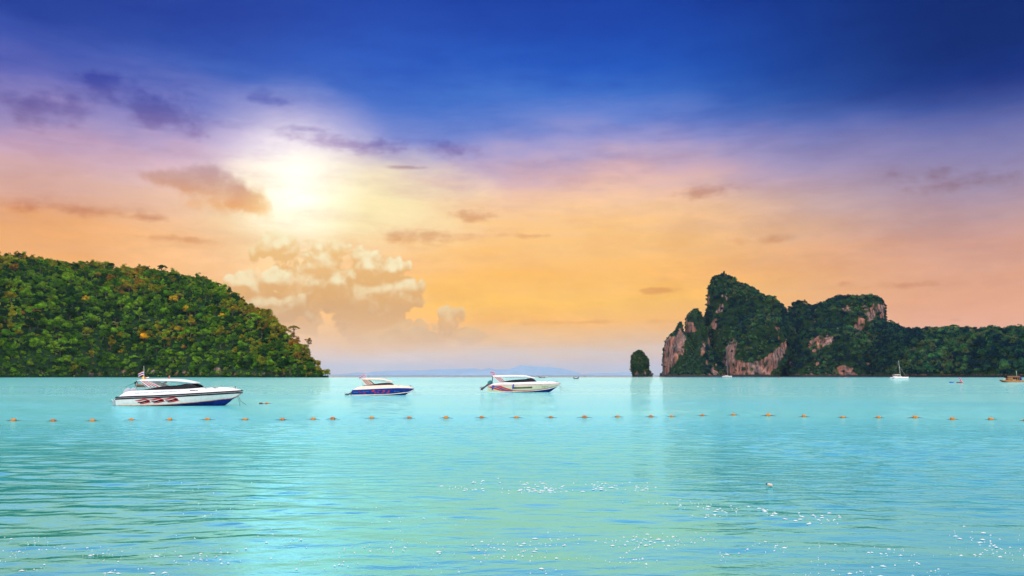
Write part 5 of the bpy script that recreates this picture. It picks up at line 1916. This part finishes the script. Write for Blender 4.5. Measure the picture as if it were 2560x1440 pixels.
# ------------------------------------------------------------------ line of floats
BUOYS = [(33.5, 1052), (132.6, 1053), (231, 1052), (328, 1050.5), (424, 1050), (518, 1048.7), (613, 1049), (706, 1049.6), (783, 1048.5), (832, 1048), (929, 1046), (1023, 1045.5), (1115, 1045.5), (1204, 1044.7), (1291, 1044.4),
         (1377, 1044), (1461.6, 1044), (1543.6, 1042.7), (1627, 1042), (1679, 1041.7), (1756, 1039), (1833.6, 1038), (1921, 1039.4), (2010, 1041.5), (2107, 1044), (2196.5, 1044.5), (2288, 1044.5), (2381, 1048.4), (2477, 1048.7), (2563, 1052)]


def float_body(flat):
    b = MB()
    prof = [(-.17, .05), (-.165, .10), (-.14, .135), (-.06, .15), (.06, .15), (.14, .135), (.165, .10), (.17, .05)]
    b.loft([[(x, r * math.cos(q), .03 + r * flat * math.sin(q)) for q in [2 * math.pi * j / 12 for j in range(12)]] for x, r in prof], True, True)
    return b


def build_floats():
    rs = random.Random(12)
    protos = []
    for m in (ORANGE, BROWNORANGE):
        o = float_body(1.0).build('float_body_form', m, None, True)
        protos.append(o.data)
        bpy.data.objects.remove(o)
    knot = MB()
    knot.tube([(.16, 0, .03), (.22, 0, .045), (.33, .02, .035), (.5, .0, .02), (.62, 0, .0)], [.018, .026, .018, .011, .006], 6)
    ko = knot.build('rope_form', ROPE)
    kd = ko.data
    bpy.data.objects.remove(ko)
    for i, (px, py) in enumerate(BUOYS):
        p = W(px, py + 1.0)
        z = float(wave_h(p.x, p.y, .3))
        t = empty('float_buoy', (p.x, p.y, z + .01), rs.uniform(-.35, .35))
        sc = rs.uniform(.66, .88)
        t.scale = (sc, sc, sc * rs.uniform(.95, 1.2))
        dark = i in (1, 7, 9, 11, 13, 15, 16, 18, 20)
        for nm, d in (('float_body', protos[1 if dark else 0]), ('rope_end', kd), ('rope_end', kd)):
            o = bpy.data.objects.new(nm, d)
            COL.objects.link(o)
            o.parent = t
            if nm == 'rope_end' and sum(c.name.startswith('rope_end') for c in t.children) > 1:
                o.rotation_euler = (0, 0, math.pi)
            if nm == 'float_body':
                o.rotation_euler = (rs.uniform(-.5, .5), rs.uniform(-.12, .12), 0)
        tag(t, f'{"dull brownish" if dark else "bright"} orange float, {ORD[i]} from the left on the float line', 'buoy', 'orange floats on the line across the bay')
    rp = MB()
    pts = []
    for i in range(len(BUOYS)):
        a = W(BUOYS[i][0], BUOYS[i][1] + 1)
        pts.append(Vector((a.x, a.y, .01)))
        if i < len(BUOYS) - 1:
            b = W(BUOYS[i + 1][0], BUOYS[i + 1][1] + 1)
            for t_ in (.15, .35, .65, .85):
                pts.append(a.lerp(Vector((b.x, b.y, 0)), t_) + Vector((0, 0, -.25 if .2 < t_ < .8 else -.05)))
    rp.tube(pts, .016, 5)
    tag(rp.build('float_rope', ROPE), 'thin dark rope joining the orange floats, mostly under water', 'rope')
    for i, (px, lab) in enumerate(((652, 'dark brown mooring float by the white speedboat bow'), (667, 'rusty orange mooring float right of the dark brown one'))):
        p = W(px, 1010.5)
        t = empty('mooring_float', (p.x, p.y, .02), .3)
        o = bpy.data.objects.new('float_body', protos[1])
        if i == 0:
            o = float_body(1.0).build('float_body', mat('dark_float', (.09, .05, .03), .6), None, True)
        else:
            COL.objects.link(o)
        o.parent = t
        t.scale = (1.05, 1.05, .8)
        k = bpy.data.objects.new('rope_end', kd)
        COL.objects.link(k)
        k.parent = t
        tag(t, lab, 'buoy')


build_floats()


# ------------------------------------------------------------------ bottle adrift
def drifting_bottle():
    p = W(1922, 1217.5)
    z = float(wave_h(p.x, p.y, .05))
    t = empty('plastic_bottle', (p.x, p.y, z + .01), R(8))
    tag(t, 'small pale plastic bottle with a dark cap adrift on the turquoise water', 'bottle')
    ax = Vector((.96, 0, -.28))
    prof = [(-.01, .022), (.0, .035), (.05, .037), (.09, .035), (.11, .022), (.122, .013), (.13, .013)]
    rings = [[Vector((.06, 0, .03)) - ax * (x - .02) + Vector((.28, 0, .96)) * r * math.cos(q) + Vector((0, 1, 0)) * r * math.sin(q) for q in [2 * math.pi * j / 12 for j in range(12)]] for x, r in prof]
    MB().loft(rings, True, True).build('bottle_body', mat('pale_plastic', (.72, .55, .42), .35), t, True)
    rings = [[Vector((.06, 0, .03)) - ax * (x - .02) + Vector((.28, 0, .96)) * r * math.cos(q) + Vector((0, 1, 0)) * r * math.sin(q) for q in [2 * math.pi * j / 10 for j in range(10)]] for x, r in ((.128, .017), (.155, .017), (.158, .010))]
    MB().loft(rings, True, True).build('cap', BLACK, t, True)


drifting_bottle()


# ------------------------------------------------------------------ foam
def build_foam():
    rs = random.Random(31)
    mb = MB()

    def blob(px, py, r):
        if not (-200 < px < 2760):
            return
        p = W(px, py)
        z = float(wave_h(p.x, p.y, .05)) + .012
        n = rs.randint(6, 9)
        el = rs.uniform(1.2, 3.4)
        a0 = rs.gauss(0, .35)
        vs = [(p.x, p.y, z + .012)]
        for j in range(n):
            a = 2 * math.pi * j / n
            q = .42 * r * rs.uniform(.45, 1.3)
            x, y = q * el * math.cos(a), q * math.sin(a) * 1.5
            vs.append((p.x + x * math.cos(a0) - y * math.sin(a0), p.y + x * math.sin(a0) + y * math.cos(a0), z - .004))
        mb.add(vs, [(0, 1 + j, 1 + (j + 1) % n) for j in range(n)])

    def cluster(cx, cy, sx, sy, n, r0, r1):
        for _ in range(n):
            blob(rs.gauss(cx, sx), rs.gauss(cy, sy), r0 * (r1 / r0) ** (rs.random() ** 2.2))
    for i in range(17):                                        # line of foam across the middle
        f = rs.random()
        cluster(1130 + 520 * f, 1212 + 10 * f + rs.gauss(0, 8), 26, 3, 9, .018, .075)
    for i in range(12):
        f = rs.random()
        cluster(1640 + 420 * f, 1262 + 40 * f + rs.gauss(0, 7), 30, 4, 7, .016, .06)
    for i in range(6):
        f = rs.random()
        cluster(2380 + 180 * f, 1330 + 60 * f, 26, 6, 6, .014, .05)
    for i in range(70):                                        # scattered foam over the shallows
        px = rs.uniform(-50, 2610)
        py = 1440 - 95 * rs.random() ** 1.1
        cluster(px, py, 30, 6, rs.randint(3, 10), .008, .042)
    for i in range(12):
        cluster(rs.uniform(1000, 1700), rs.uniform(1340, 1380), 40, 6, 7, .01, .045)
    for i in range(14):
        cluster(rs.uniform(400, 1100), rs.uniform(1190, 1330), 60, 6, 4, .008, .03)
    tag(mb.build('sea_foam', mat('foam', (.62, .66, .65), .8)), 'white flecks of foam on the water', None, None, 'stuff')


build_foam()


# ------------------------------------------------------------------ haze over the bay
def build_haze():
    hb = MB().box((0, 0, 183.0), (2 * SEA_R + 800, 2 * SEA_R + 800, 372.0)).build('haze', bpy.data.materials.new('sea_haze'))
    m = hb.data.materials[0]
    m.use_nodes = True
    m.node_tree.nodes.clear()
    k = NT(m.node_tree)
    out = k.add('ShaderNodeOutputMaterial')
    v = k.add('ShaderNodeVolumePrincipled')
    v.inputs['Color'].default_value = (0.42, 0.66, 1.0, 1)
    v.inputs['Density'].default_value = HAZE_DENSITY
    v.inputs['Anisotropy'].default_value = 0.0
    k.l.new(v.outputs[0], out.inputs['Volume'])
    tag(hb, 'thin blue sea haze over the bay', None, None, 'stuff')


build_haze()
